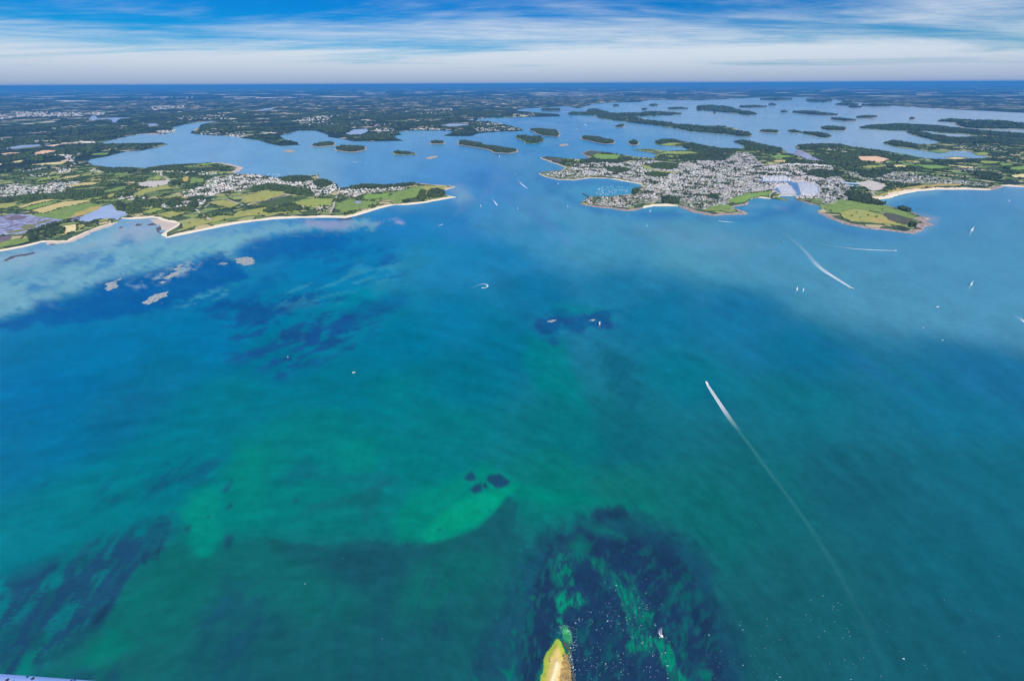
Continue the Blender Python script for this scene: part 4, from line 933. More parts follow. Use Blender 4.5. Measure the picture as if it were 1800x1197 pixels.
ROADS = [([(1005,293),(1040,297),(1075,302),(1110,308),(1140,316)],8,'street along the northern villas'),
 ([(1140,316),(1170,318),(1205,322),(1240,318),(1290,312),(1335,309)],10,'long avenue from the bay to the marina'),
 ([(1137,331),(1165,336),(1200,338),(1240,335),(1285,330),(1330,326)],9,'middle street of the harbour town'),
 ([(1150,350),(1175,342),(1200,338),(1215,330),(1225,315)],8,'street from the bathing cove uphill'),
 ([(1260,352),(1255,340),(1240,335),(1245,325),(1255,312),(1250,298)],8,'winding street over the harbour town ridge'),
 ([(1290,345),(1300,335),(1310,325),(1320,314)],8,'street above the bright green lawn'),
 ([(1040,354),(1070,353),(1100,355),(1125,352)],7,'lane along the harbour point'),
 ([(1195,300),(1215,292),(1245,288),(1285,286)],8,'northern street of the harbour town'),
 ([(1480,318),(1520,316),(1570,318),(1630,324),(1700,330)],9,'coast road behind the crescent beach'),
 ([(1345,303),(1380,300),(1420,303),(1446,314),(1452,330)],12,'ring road round the marina'),
 ([(330,343),(360,335),(395,325),(430,316),(470,316),(510,323)],8,'main street of the western village'),
 ([(600,341),(640,336),(680,333),(715,331)],7,'lane between the western point houses'),
 ([(-20,340),(40,336),(90,331),(140,325)],8,'street of the western hamlet'),([(597,331),(592,345),(587,358),(581,375)],11,'straight pale road from village to long beach'),
 ([(344,369),(352,375),(362,382),(371,388)],13,'sandy track down to the beach corner'),
 ([(386,351),(400,352),(419,359),(428,362)],13,'broad pale track beside the large olive field'),
 ([(276,308),(290,312),(299,319)],10,'lane past the western sheds'),
 ([(424,343),(440,341),(462,337)],9,'pale lane south of the western village'),
 ([(1200,297),(1212,306),(1225,315),(1235,322)],10,'main street climbing through the harbour town'),
 ([(1235,308),(1225,315),(1205,322)],9,'cross street of the harbour town'),
 ([(1275,352),(1281,345),(1284,337)],9,'lane down to the green lawn'),
 ([(1352,346),(1356,341),(1360,337.5)],9,'path dividing lawn and marina beach'),
 ([(1528,336),(1533,340),(1538,345)],12,'sandy path onto the crescent beach'),
 ([(360,366),(372,357),(381,352)],8,'village lane beside the beach houses'),
 ([(118,274),(126,282),(133,290)],12,'pale road into the river village')]
def ribbon(P, w, z):
    Q, _ = fract(P, closed=False, amp=0.02, fine=0.01); Q = np.array(Q); N = normals(Q)
    V = []; Fc = []
    for q, n in zip(Q, N):
        for s in (1, -1):
            x, y = q + n * s * w / 2; V.append((x, y, gz(x, y) + z))
    for k in range(len(Q) - 1): Fc.append([2 * k, 2 * k + 1, 2 * k + 3, 2 * k + 2])
    return V, Fc
for pl, wd, lb in ROADS:
    V, Fc = ribbon(G(pl), wd, LAND_Z + 2.0)
    me = mesh_py('road', V, Fc, [M['road']])
    if me.polygons[0].normal.z < 0: me.flip_normals()
    tag(link('road', me), lb, 'road', kind='structure')
# ------------------------------------------------------------------ scattering helpers
def jitter(P, s, keep=1.0, jit=0.36, ang=0.0, seed=0):
    r = np.random.default_rng(seed); P = np.asarray(P)
    c = P.mean(0); rad = np.hypot(*(P - c).T).max() + s; n = int(rad / s) + 1
    if n > 260: n = 260
    gx, gy = np.meshgrid(np.arange(-n, n + 1) * s, np.arange(-n, n + 1) * s)
    Q = np.stack([gx.ravel(), gy.ravel()], -1) + r.uniform(-jit, jit, (gx.size, 2)) * s
    ca, sa = math.cos(ang), math.sin(ang); Q = Q @ np.array([[ca, sa], [-sa, ca]]) + c
    Q = Q[inside(P, Q[:, 0], Q[:, 1])]
    return Q[r.random(len(Q)) < keep]
def edge_dist(P, Q):
    P = np.asarray(P); d = np.full(len(Q), 1e9)
    for a, b in zip(P, np.roll(P, -1, 0)):
        ab = b - a; t = np.clip(((Q - a) @ ab) / (ab @ ab + 1e-9), 0, 1)
        d = np.minimum(d, np.hypot(*(Q - a - t[:, None] * ab).T))
    return d
def outside(Q, polys):
    k = np.ones(len(Q), bool)
    for P in polys: k &= ~inside(P, Q[:, 0], Q[:, 1])
    return Q[k]
def lift(Q, z): return np.column_stack([Q, -(Q[:, 0] ** 2 + Q[:, 1] ** 2) / (2 * RE) + z])
ROAD_Q = np.vstack([np.array(fract(G(r[0]), closed=False, amp=0.02, fine=0.004)[0]) for r in ROADS])
def off_road(Q, d):
    if not len(Q): return Q
    return Q[np.array([np.hypot(ROAD_Q[:, 0] - q[0], ROAD_Q[:, 1] - q[1]).min() for q in Q]) > d]
FIELD_P = [G(f[2]) for f in FIELDS]
BASIN_P = [G([(1333,320.5),(1343,310.5),(1379,308.5),(1395,319),(1412,319.5),(1432,321.5),(1442,330),(1442,340),(1433,347),(1408,346),(1400,347),(1378,345),(1366,341),(1360,333),(1370,325.5),(1384,325),(1382,323),(1340,322)])]
WATER_P = [G(g[2]) for g in GROUND if g[1] in ('lagoon', 'mud', 'basin')]
GZ = LAND_Z + 0.9

# ------------------------------------------------------------------ woods and trees
M['leaf'] = mottled('pine_foliage', [(0.3, (0.014, 0.027, 0.020)), (0.5, (0.032, 0.052, 0.033)), (0.75, (0.066, 0.092, 0.048))], 7, .9, .1)
M['leaf2'] = mottled('broadleaf_foliage', [(0.3, (0.028, 0.050, 0.022)), (0.5, (0.058, 0.095, 0.036)), (0.75, (0.11, 0.155, 0.055))], 6, .9, .1)
M['bark'] = flat('bark', (0.09, 0.065, 0.045), .9, .1)
def ico(sub, seed, squash=0.75, rough=0.22):
    bm = bmesh.new(); bmesh.ops.create_icosphere(bm, subdivisions=sub, radius=1.0)
    r = random.Random(seed); ph = [r.uniform(0, 6.28) for _ in range(6)]
    for v in bm.verts:
        k = 1 + rough * (math.sin(3.1 * v.co.x + ph[0]) + math.sin(3.7 * v.co.y + ph[1]) + math.sin(4.1 * v.co.z + ph[2])) / 2 + r.uniform(-rough, rough) * .5
        v.co = Vector((v.co.x * k, v.co.y * k, v.co.z * k * squash))
    bm.verts.ensure_lookup_table()
    V = [tuple(v.co) for v in bm.verts]; Fc = [[v.index for v in f.verts] for f in bm.faces]; bm.free()
    return np.array(V), np.array(Fc)
BLOB1 = [ico(1, s, .8, .28) for s in range(4)]
BLOB2 = [ico(2, s + 10, .8, .25) for s in range(4)]
def canopy(name, Q, r0, h0, label, cat, mat, blobs, kind='stuff', seed=0):
    r = np.random.default_rng(seed + 5); n = len(Q); Vs = []; Fs = []; off = 0
    which = r.integers(0, len(blobs), n)
    for k, (T, TF) in enumerate(blobs):
        q = Q[which == k]
        if not len(q): continue
        s = r.uniform(.7, 1.35, len(q)) * (r0 if np.isscalar(r0) else r0[which == k])
        hh = s * r.uniform(.65, 1.55, len(q)) * (h0 / (r0 if np.isscalar(r0) else r0.mean()))
        V, Fc = batch(T, TF, lift(q, GZ + hh * .55), r.uniform(0, 6.3, len(q)), np.column_stack([s, s * r.uniform(.8, 1.2, len(q)), hh]))
        Vs.append(V); Fs.append(Fc + off); off += len(V)
    if not Vs: return
    nf = sum(len(f) for f in Fs); sizes = np.concatenate([np.full(len(f) // len(blobs[0][1]), len(blobs[0][1])) for f in Fs])
    mi = np.repeat((r.random(len(sizes)) < .3).astype(int), sizes)
    me = mesh_np(name, np.vstack(Vs), np.vstack(Fs), [mat, M['leaf2'] if mat is M['leaf'] else M['leaf']], mi, smooth=False)
    return tag(link(name, me), label, cat, kind=kind)

for k, (P, tr) in enumerate(ISLE_P):
    if not tr: continue
    rr = math.hypot(*np.mean(P, 0)); s = max(11.0, rr * .0017)
    Q = jitter(P, s, .97 if tr == 1 else .9, seed=k)
    d = edge_dist(P, Q); Q = Q[d > min(26, 8 + math.sqrt(abs(area(P))) * .07)]
    if tr == 2: Q = Q[fbm(Q[:, 0] / 150, Q[:, 1] / 150, k) > .47]
    if len(Q): canopy('island_wood', Q, s * .68, max(11.0, s * .7), 'dark tree cover on the ' + ISLES[k][2].replace('wooded ', '').replace('dark ', ''), 'wood', M['leaf'], BLOB1, seed=k)
WOODS = [
 ('pine row behind the salt marsh channels',[(127,388.5),(128,391),(108,395),(86,402),(60,411),(50,412),(50,406),(70,401),(95,393)],'leaf'),
 ('dense pine clump beside the pale dry field',[(78,412),(90,403),(104,399),(115,403),(112,412),(100,413),(88,419),(80,417)],'leaf'),
 ('pines standing at the lagoon beach',[(49,408),(62,408),(70,413),(68,421),(60,424),(53,424)],'leaf'),
 ('three dark pines at the end of the pine row',[(132,389),(140,389),(152,394),(148,396),(138,393)],'leaf'),
 ('broad dark wood south of the western hamlet',[(0,352),(40,345),(90,342),(130,337),(180,333),(184,342),(150,347),(108,352),(60,350),(20,357),(-60,366),(-60,354)],'leaf2'),
 ('wood on the river mouth shore',[(175,294),(200,297),(218,296),(240,297),(245,300),(215,305),(190,304),(170,300)],'leaf'),
 ('tree belt along the river mouth point',[(257,297),(300,293),(320,294),(335,297),(360,297),(395,296),(400,300),(360,302),(320,302),(280,300),(258,301)],'leaf'),
 ('trees by the sheds of the western peninsula',[(225,316),(245,312),(262,313),(255,318),(240,322)],'leaf2'),
 ('grove east of the sheds',[(288,306),(310,304),(330,308),(318,313),(300,315)],'leaf2'),
 ('dark grove at the lagoon inlet',[(202,362),(214,358),(222,363),(218,371),(208,370)],'leaf'),
 ('tall trees around the beach lane houses',[(292,360),(305,354),(318,354),(320,362),(300,366)],'leaf'),
 ('dark pines at the end of the beach lane',[(335,356),(345,352),(350,360),(345,367),(334,365)],'leaf'),
 ('scrub wood below the beach lane',[(298,370),(320,366),(338,366),(335,372),(310,375)],'leaf2'),
 ('tree belt north of the western village',[(487,314),(525,310),(545,312),(552,318),(520,322),(500,320)],'leaf'),
 ('green wood south of the western village',[(445,329),(475,325),(507,329),(545,333),(550,342),(530,346),(500,338),(470,335),(445,338)],'leaf2'),
 ('trees at the village jetty',[(560,316),(575,318),(585,323),(575,330),(558,330),(550,322)],'leaf'),
 ('trees of the western point houses',[(615,329.5),(640,325.5),(690,327),(712,324),(730,323),(728,327),(690,331),(640,333),(618,335)],'leaf'),
 ('wood hiding the white house on the western tip',[(748,347),(757,335),(770,333),(782,338),(781,345),(765,349)],'leaf'),
 ('scrub at the foot of the western tip',[(733,350),(740,336),(748,336),(748,349),(738,353)],'leaf2'),
 ('dark shrubs over the beach bend',[(705,355),(720,351),(722,355),(712,358)],'leaf'),
 ('bushes behind the long beach',[(462,372),(475,368),(500,366),(530,364),(532,371),(500,374),(470,376)],'leaf2'),
 ('wood between the fields of the harbour town',[(1130,290),(1160,287),(1192,290),(1190,297),(1180,300),(1155,298),(1140,293)],'leaf2'),
 ('wood below the straw strip of the harbour town',[(1135,305),(1160,304),(1177,306),(1172,312),(1150,313),(1137,310)],'leaf2'),
 ('wooded slope behind the northern villas',[(1065,297),(1085,294),(1110,299),(1100,304),(1085,306),(1068,302)],'leaf2'),
 ('belt of trees behind the heath point',[(1020,282),(1040,280),(1075,283),(1105,278),(1115,281),(1085,287),(1045,287),(1020,289)],'leaf'),
 ('wood on the north shore of the harbour town',[(1192,274),(1220,272),(1260,270),(1280,275),(1275,283),(1240,284),(1210,281),(1195,279)],'leaf'),
 ('wooded northern point above the green clearing',[(1152,250),(1165,246),(1185,246),(1200,251),(1175,252),(1160,255)],'leaf'),
 ('long wood running along the northern shore',[(1200,254),(1215,252),(1242,258),(1270,262),(1300,264),(1290,270),(1255,269),(1225,264),(1202,260)],'leaf'),
 ('wooded knob by the northern creek',[(1290,249.5),(1306,247),(1340,255),(1375,262),(1372,270),(1340,266),(1312,262),(1308,256)],'leaf'),
 ('woods east of the mud inlet',[(1402,256),(1440,254),(1475,255),(1490,258),(1475,262),(1440,261),(1410,263)],'leaf'),
 ('broad woods around the pink ploughed field',[(1415,275),(1450,273),(1500,268),(1545,268),(1580,275),(1615,279),(1600,284),(1570,281),(1540,273),(1505,275),(1508,283),(1540,290),(1500,296),(1460,290),(1430,284)],'leaf2'),
 ('dark copse on the harbour town beach',[(1162,351),(1175,346),(1192,352),(1194,359),(1180,359),(1164,357)],'leaf'),
 ('dark trees above the rocky point',[(1240,346),(1252,343),(1266,349),(1262,352),(1245,351)],'leaf'),
 ('dark copse at the mooring bay corner',[(1112,336),(1118,332),(1124,335),(1120,343),(1113,344)],'leaf'),
 ('big dark pine wood at the neck of the headland',[(1484,339),(1500,337),(1528,343),(1532,350),(1556,359),(1552,362),(1520,359),(1494,353)],'leaf'),
 ('clipped dark pines on the bay side of the headland',[(1577,366),(1585,364),(1600,369),(1599,374),(1588,372)],'leaf'),
 ('pine clump at the tip of the headland',[(1595,396),(1602,391),(1610,393),(1608,399),(1600,400)],'leaf'),
 ('pine belt behind the marina quarter',[(1410,303),(1440,299),(1480,303),(1480,309),(1450,314),(1425,310)],'leaf'),
 ('trees among the eastern beach villas',[(1500,299),(1540,302),(1575,301),(1560,306),(1540,315),(1515,312)],'leaf'),
 ('wood behind the far eastern beach',[(1710,304),(1740,303),(1765,311),(1752,318),(1722,316)],'leaf'),
 ('riverside woods of the far east',[(1637,282),(1675,283),(1720,281),(1725,285),(1680,287),(1650,287)],'leaf'),
 ('wooded river point of the far east',[(1553,252),(1570,247.5),(1610,255),(1612,260),(1580,258)],'leaf'),
 ('long woods beyond the eastern river',[(1595,233),(1612,232),(1640,238),(1675,243),(1715,243),(1760,245),(1800,250),(1800,256),(1740,252),(1690,252),(1650,249)],'leaf'),
 ('dark crest of the eastern promontory',[(1512,225),(1525,222),(1575,219),(1650,223),(1725,231),(1800,237),(1800,243),(1720,237),(1650,231),(1562,229)],'leaf'),
]
for k, (lb, pl, mt) in enumerate(WOODS):
    P = G(pl); rr = math.hypot(*np.mean(P, 0)); s = max(10.0, rr * .0019)
    Q = jitter(P, s, .94 if mt == 'leaf' else .6, seed=70 + k)
    Q = outside(Q, WATER_P)
    canopy('wood', Q, s * .66, max(6.5, s * .5), lb, 'wood', M[mt], BLOB2 if rr < 3900 else BLOB1, seed=k)
# hedges and thickets over the two peninsulas, and the nearer mainland
WOOD_P = [G(x[1]) for x in WOODS]; TOWN_G = [G(g[2]) for g in GROUND if g[0] == 'town_ground']
def thickets(P, s, thr, seed):
    Q = jitter(P, s, 1.0, seed=seed)
    n = fbm(Q[:, 0] / 70, Q[:, 1] / 70, seed) * .6 + fbm(Q[:, 0] / 260, Q[:, 1] / 260, seed + 3) * .4
    Q = Q[n > thr]; return outside(Q, FIELD_P + WATER_P + WOOD_P + TOWN_G)
Q = thickets(WEST_P, 15, .545, 5); Q = Q[edge_dist(WEST_P, Q) > 45]
canopy('hedgerows', Q, 5.5, 4.5, 'hedges and thickets between the western meadows', 'hedge', M['leaf2'], BLOB1, seed=3)
Q = thickets(EAST, 19, .52, 8); Q = Q[(edge_dist(EAST, Q) > 40) & (Q[:, 1] > gp(1450, 340)[1])]
canopy('hedgerows', Q, 7, 6, 'hedges and thickets between the eastern fields', 'hedge', M['leaf2'], BLOB1, seed=4)
near_main = G([(0,304),(160,291),(160,281),(225,267),(290,256),(172,252),(225,240),(300,230),(350,216),(355,225),(340,235),(430,243),(500,256),(525,254),(495,242),(525,229),(560,229),(620,247),(700,247),(690,240),(705,232),(790,229),(800,238),(840,233),(910,228),(850,212),(900,206),(980,203),(900,195),(700,192),(400,195),(0,215)])
Q = jitter(near_main, 26, 1.0, seed=9)
nz = fbm(Q[:, 0] / 120, Q[:, 1] / 120, 12) * .5 + fbm(Q[:, 0] / 700, Q[:, 1] / 700, 15) * .5
Q = outside(Q[nz > .53], WATER_P + FIELD_P); Q = Q[inside(MAIN_P, Q[:, 0], Q[:, 1])]
canopy('mainland_woods', Q, 15, 9, 'patchy woods along the mainland coast', 'wood', M['leaf'], BLOB1, seed=6)

hq = []
for k, P in enumerate(FIELD_P):
    Pn = np.array(P)
    if np.hypot(*Pn.mean(0)) > 7500 or FIELDS[k][0] != 'field': continue
    for a, b in zip(Pn, np.roll(Pn, -1, 0)):
        L_ = np.hypot(*(b - a))
        if rng.random() < .3: continue
        for s_ in np.arange(0, L_, 11.0):
            if rng.random() < .72: hq.append(a + (b - a) * s_ / L_ + rng.uniform(-3.5, 3.5, 2))
canopy('field_hedges', np.array(hq), 4.6, 3.6, 'dark hedges bordering the fields of both peninsulas', 'hedge', M['leaf2'], BLOB1, seed=21)

# ------------------------------------------------------------------ houses
WALLS = [(0.88, 0.84, 0.78), (0.72, 0.66, 0.58), (0.62, 0.60, 0.58)]
ROOFS = [(0.15, 0.16, 0.19), (0.30, 0.30, 0.33), (0.60, 0.59, 0.60), (0.30, 0.17, 0.13)]
WN = ['white', 'cream', 'grey stone']; RN = ['dark slate', 'grey slate', 'pale metal', 'red tile']
M_W = [flat('house_wall_' + n.replace(' ', '_'), c, .8, .2, 5, .08) for n, c in zip(WN, WALLS)]
M_R = [flat('roof_' + n.replace(' ', '_'), c, .55, .35, 4, .15) for n, c in zip(RN, ROOFS)]
# unit house: footprint 1 x 1, eaves at 0.55, ridge at 1
HV = np.array([(-.5,-.5,0),(.5,-.5,0),(.5,.5,0),(-.5,.5,0),(-.5,-.5,.55),(.5,-.5,.55),(.5,.5,.55),(-.5,.5,.55),(-.5,0,1),(.5,0,1)], float)
HF = np.array([(0,1,5),(0,5,4),(1,2,6),(1,6,5),(2,3,7),(2,7,6),(3,0,4),(3,4,7),(3+4,4,8),(5,6,9),(4,5,9),(4,9,8),(6,7,8),(6,8,9)])
HM = np.array([0] * 10 + [1] * 4)
def wall_mesh(mat):
    return mesh_py('wall', [tuple(v) for v in HV], [tuple(f) for f in HF[:10]], [mat])
def roof_mesh(mat):
    e = .56; V = []
    for x in (-.54, .54): V += [(x, -e, .50), (x, 0, 1.02), (x, e, .50), (x, -e, .46), (x, 0, .97), (x, e, .46)]
    Fc = [(0, 6, 7, 1), (1, 7, 8, 2), (3, 4, 10, 9), (4, 5, 11, 10), (0, 3, 9, 6), (2, 8, 11, 5), (0, 1, 4, 3), (1, 2, 5, 4), (6, 9, 10, 7), (7, 10, 11, 8)]
    return mesh_py('roof', V, Fc, [mat])
def chim_mesh():
    V = [(x * .045 + .38, y * .07, z) for z in (.85, 1.18) for x, y in ((-1, -1), (1, -1), (1, 1), (-1, 1))]
    return mesh_py('chimney', V, [(0, 1, 5, 4), (1, 2, 6, 5), (2, 3, 7, 6), (3, 0, 4, 7), (4, 5, 6, 7)], [M_W[2]])
TOWNS = [  # outline, spacing, keep, place words
 ([(0,331),(12,326),(32,325),(35,330),(75,327),(92,323),(115,322),(135,320),(148,324),(125,330),(110,339),(95,343),(82,341),(60,341),(38,344),(0,347),(-60,350),(-60,336)],27,.62,'in the western hamlet'),
 ([(98,298),(110,294),(122,294),(125,303),(108,305),(98,303)],26,.6,'in the river village'),
 ([(150,297),(170,298),(190,301),(186,304),(160,302)],26,.5,'below the river village'),
 ([(45,309),(65,306),(92,308),(90,313),(62,314)],26,.5,'in the hedged northern hamlet'),
 ([(268,301.5),(300,302),(330,303),(380,304),(385,308.5),(330,308.5),(280,309)],25,.5,'on the river mouth point'),
 ([(315,340),(334,336),(362,326),(362,319),(378,313),(400,311),(415,308),(445,308),(475,311),(500,319),(530,320),(560,315),(585,322),(594,332),(575,344),(555,347),(549,338),(540,332),(507,326),(475,322),(445,327),(425,337),(400,335),(374,345),(354,343),(327,347)],21,.74,'in the western village'),
 ([(285,361),(300,357),(330,356),(345,352),(363,352),(355,362),(325,364),(287,366)],24,.55,'along the beach lane'),
 ([(205,347),(230,345),(262,345),(260,349),(225,353),(208,352)],26,.4,'above the lagoon inlet'),
 ([(600,336),(625,331),(650,330),(712,330),(712,335),(675,337),(640,342),(625,346),(600,346)],24,.62,'on the western point'),
 ([(555,363),(582,362),(580,373),(560,373)],20,.45,'by the straight beach road'),
 ([(1020,289),(1055,286),(1085,289),(1120,284),(1150,284),(1192,289),(1217,284),(1280,281),(1292,269),(1320,271),(1340,290),(1352,300),(1338,310),(1352,328),(1358,335),(1317,339),(1285,349),(1281,352),(1268,356),(1240,352),(1205,354),(1162,351),(1140,352),(1125,350),(1118,344),(1122,336),(1137,331),(1132,323),(1105,317),(1070,311),(1037,309),(1015,305),(1000,297),(1005,291)],20.5,.80,'in the harbour town'),
 ([(1025,357),(1037,348),(1070,348),(1118,345),(1125,352),(1123,358),(1105,366),(1080,364),(1050,361)],23,.62,'on the harbour point'),
 ([(1205,356),(1240,354),(1268,357),(1282,360),(1288,365),(1262,370),(1242,371),(1212,364)],23,.55,'above the rocky point'),
 ([(957,308),(967,303),(992,301),(1015,306),(1037,310),(1010,313),(980,313)],26,.5,'on the northern villa point'),
 ([(1446,318),(1462,312),(1482,317),(1494,335),(1490,350),(1470,360),(1452,358),(1444,348),(1449,333)],19,.8,'in the marina quarter'),
 ([(1325,316),(1340,306),(1365,301),(1400,301),(1425,307),(1447,318),(1449,336),(1442,349),(1404,351),(1402,346),(1374,344),(1356,338),(1352,330),(1335,324)],17,.75,'on the marina quays'),
 ([(1350,291),(1400,290),(1460,293),(1464,300),(1440,304),(1400,299),(1345,301)],24,.7,'behind the marina'),
 ([(1477,302),(1537,305),(1587,304),(1625,310),(1700,320),(1737,325),(1738,329),(1700,328),(1625,321),(1600,324),(1560,319),(1500,313)],29,.5,'near the crescent beach'),
 ([(1680,297),(1720,299),(1722,303),(1687,303)],26,.6,'among the eastern fields'),
 ([(1675,253),(1725,255),(1790,262),(1780,266),(1700,265),(1680,260)],40,.3,'across the eastern river'),
 ([(1440,260),(1480,262),(1540,272),(1520,274),(1460,266)],34,.25,'in the northern woods'),
]
LMARK = [('bathing cove',1165,358),('bay beach',1120,322),('green lawn',1310,345),('bay copse',1118,340),('rocky point',1240,366),('straw strip',1170,304),('marina quays',1340,322),('jetty',1037,348),('northern creek',1290,270),
 ('straight road',592,345),('village jetty',560,312),('lagoon inlet',212,365),('beach pines',345,360),('western sheds',270,324),('white villa',760,340),('long beach',568,374),('peach field',140,325),('pine wood',1500,345),('marina entrance',1405,350),('sandy carpark',1535,330),('blue halls',1490,325),('crescent beach',1640,328),('heath knoll',1035,275)]
LM_XY = np.array([gp(a, b) for _, a, b in LMARK])
def near(x, y): return ' near the ' + LMARK[int(np.argmin(np.hypot(LM_XY[:, 0] - x, LM_XY[:, 1] - y)))][0]
hs = []
for k, (pl, s, keep, where) in enumerate(TOWNS):
    P = G(pl); Q = jitter(P, s, keep, .34, ang=random.uniform(0, 1.5), seed=900 + k)
    Q = outside(Q, FIELD_P + WOOD_P + BASIN_P)
    Q = Q[fbm(Q[:, 0] / 75, Q[:, 1] / 75, 61, 3) > .40]
    Q = off_road(Q, 11)
    for q in Q: hs.append((q[0], q[1], k))
# keep houses on land
HX = np.array([(h[0], h[1]) for h in hs]); ok = inside(MAIN_P, HX[:, 0], HX[:, 1]) | inside(EAST, HX[:, 0], HX[:, 1])
hs = [h for h, o in zip(hs, ok) if o]
hs.sort(key=lambda h: h[0] ** 2 + h[1] ** 2)
rr = random.Random(5)
wall_me = [wall_mesh(mm) for mm in M_W]; roof_me = [roof_mesh(mm) for mm in M_R]; chim = chim_mesh()
def house_size():
    big = rr.random() < .1
    return (rr.uniform(9, 15) * (1.5 if big else 1), rr.uniform(7.5, 10.5) * (1.25 if big else 1), rr.uniform(6.0, 8.5) * (1.25 if big else 1), big)
NIND = 300
for x, y, k in hs[:NIND]:
    a, b, c, big = house_size(); wi_ = rr.choices((0, 1, 2), (7, 2, 1))[0]; ri = rr.choices((0, 1, 2, 3), (4, 4, 2.5, .7))[0]
    e = empty('house', (x, y, gz(x, y) + GZ), rr.choice((0, 1.57)) + 0.4 * (k % 4) + rr.uniform(-.25, .25))
    tag(e, f"{'large' if big else 'small'} {WN[wi_]} house with {RN[ri]} roof {TOWNS[k][3]}" + (near(x, y) if len((WN[wi_] + TOWNS[k][3]).split()) <= 6 else ''), 'house', 'houses ' + TOWNS[k][3])
    for nm, me in (('wall', wall_me[wi_]), ('roof', roof_me[ri])):
        o = link(nm, me, e); o.scale = (a, b, c)
    o2 = link('chimney', chim, o)
rest = hs[NIND:]
if rest:
    loc = np.array([(x, y, gz(x, y) + GZ) for x, y, k in rest]); sz = np.array([house_size()[:3] for _ in rest])
    rz = np.array([rr.choice((0, 1.57)) + 0.4 * (k % 4) + rr.uniform(-.25, .25) for x, y, k in rest])
    V, Fc = batch(HV, HF, loc, rz, sz)
    mi = np.concatenate([np.where(HM == 0, rr.choices((0, 1, 2), (7, 2, 1))[0], 3 + rr.choices((0, 1, 2, 3), (3.5, 4, 3, .7))[0]) for _ in rest])
    me = mesh_np('houses', V, Fc, M_W + M_R, mi)
    tag(link('distant_houses', me), 'mass of small white and grey houses filling the coastal towns', 'houses', kind='stuff')
# far towns of the mainland, too small to tell apart
FAR_T = [([(28,197),(145,199),(145,205),(30,206)],240),([(-40,202),(22,202),(22,211),(-40,213)],70),([(150,200),(185,198),(180,204)],40),([(265,188),(325,185),(322,190),(268,195)],90),([(305,206),(400,202),(398,210),(306,211)],110),([(512,214),(550,205),(585,204),(582,216),(530,222)],190),
 ([(590,203),(640,199),(640,205),(595,207)],60),([(662,228),(690,226),(700,236),(665,238)],90),([(727,195),(795,190),(795,203),(730,203)],120),([(830,225),(845,217),(870,217),(900,226),(915,229),(870,231),(835,233)],200),([(940,166),(1000,162),(1100,163),(1100,169),(945,170)],330),
 ([(900,201),(945,200),(940,204),(900,205)],50),([(1140,163),(1170,162),(1170,166),(1140,166)],50),([(1200,164),(1225,163),(1222,166)],30),([(640,163),(680,161),(680,164.5),(640,165)],60),([(250,172),(340,168),(340,174),(250,176)],40),([(1080,206),(1120,206),(1140,212),(1100,212)],60),([(30,300),(75,292),(75,300),(40,306)],14),([(110,272),(135,275),(135,290),(125,292)],30),([(275,232),(308,229),(308,233),(280,236)],50),([(340,232),(430,236),(430,242),(350,236)],60),([(720,227),(785,227),(785,229),(720,229.5)],50),([(560,222),(575,218),(640,216),(700,219),(700,222),(600,224)],60)]
loc = []; sz = []
for k, (pl, n) in enumerate(FAR_T):
    P = G(pl); Pn = np.array(P); r_ = np.random.default_rng(k); c = 0; guard = 0
    lo, hi = Pn.min(0), Pn.max(0); Dm = math.hypot(*Pn.mean(0))
    while c < n and guard < 60:
        guard += 1
        Q = r_.uniform(lo, hi, (400, 2)); Q = Q[inside(P, Q[:, 0], Q[:, 1])][:n - c]; c += len(Q)
        for q in Q:
            loc.append((q[0], q[1], gz(*q) + GZ)); f = r_.uniform(.6, 1.3) * max(1, Dm / 6500)
            sz.append((13 * f, 10 * f, 7.5 * min(f, 2.2)))
loc = np.array(loc); sz = np.array(sz)
V, Fc = batch(HV, HF, loc, rng.uniform(0, 3.14, len(loc)), sz)
mi = np.concatenate([np.where(HM == 0, rr.choice((0, 1, 2)), rr.choice((3, 4, 4, 5))) for _ in loc])
tag(link('far_towns', mesh_np('far_towns', V, Fc, M_W + M_R, mi)), 'pale specks of far towns scattered over the mainland', 'houses', kind='stuff')

# ------------------------------------------------------------------ single trees
ts = []
for k, (pl, s, keep, where) in enumerate(TOWNS):
    P = G(pl); Q = jitter(P, s * .8, .62, .5, seed=1300 + k); Q = outside(Q, FIELD_P + WOOD_P + BASIN_P)
    n = fbm(Q[:, 0] / 75, Q[:, 1] / 75, 61, 3); Q = Q[(n < .43) | (rng.random(len(Q)) < .17)]
    Q = off_road(Q, 8)
    for q in Q: ts.append((q[0], q[1], k))
HX = np.array([(h[0], h[1]) for h in ts]); ok = inside(MAIN_P, HX[:, 0], HX[:, 1]) | inside(EAST, HX[:, 0], HX[:, 1])
ts = [h for h, o in zip(ts, ok) if o]; ts.sort(key=lambda h: h[0] ** 2 + h[1] ** 2)
def crown_mesh(seed, mat):
    r = random.Random(seed); Vs = []; Fs = []; off = 0
    for i in range(9):
        T, TF = BLOB2[i % 4] if i == 0 else BLOB1[i % 4]
        s = .62 if i == 0 else r.uniform(.26, .42); a = r.uniform(0, 6.28); d = 0 if i == 0 else r.uniform(.35, .75)
        c = np.array((d * math.cos(a), d * math.sin(a), r.uniform(.55, 1.25) if i else .95))
        Vs.append(T * s + c); Fs.append(TF + off); off += len(T)
    return mesh_np('crown', np.vstack(Vs), np.vstack(Fs), [mat])
def trunk_mesh():
    V = []; Fc = []
    for z, r in ((0, .09), (.3, .06), (.8, .04)):
        for i in range(6): V.append((r * math.cos(i * 1.047), r * math.sin(i * 1.047), z))
    for l in (0, 1):
        for i in range(6): Fc.append((l * 6 + i, l * 6 + (i + 1) % 6, l * 6 + 6 + (i + 1) % 6, l * 6 + 6 + i))
    return mesh_py('trunk', V, Fc, [M['bark']])
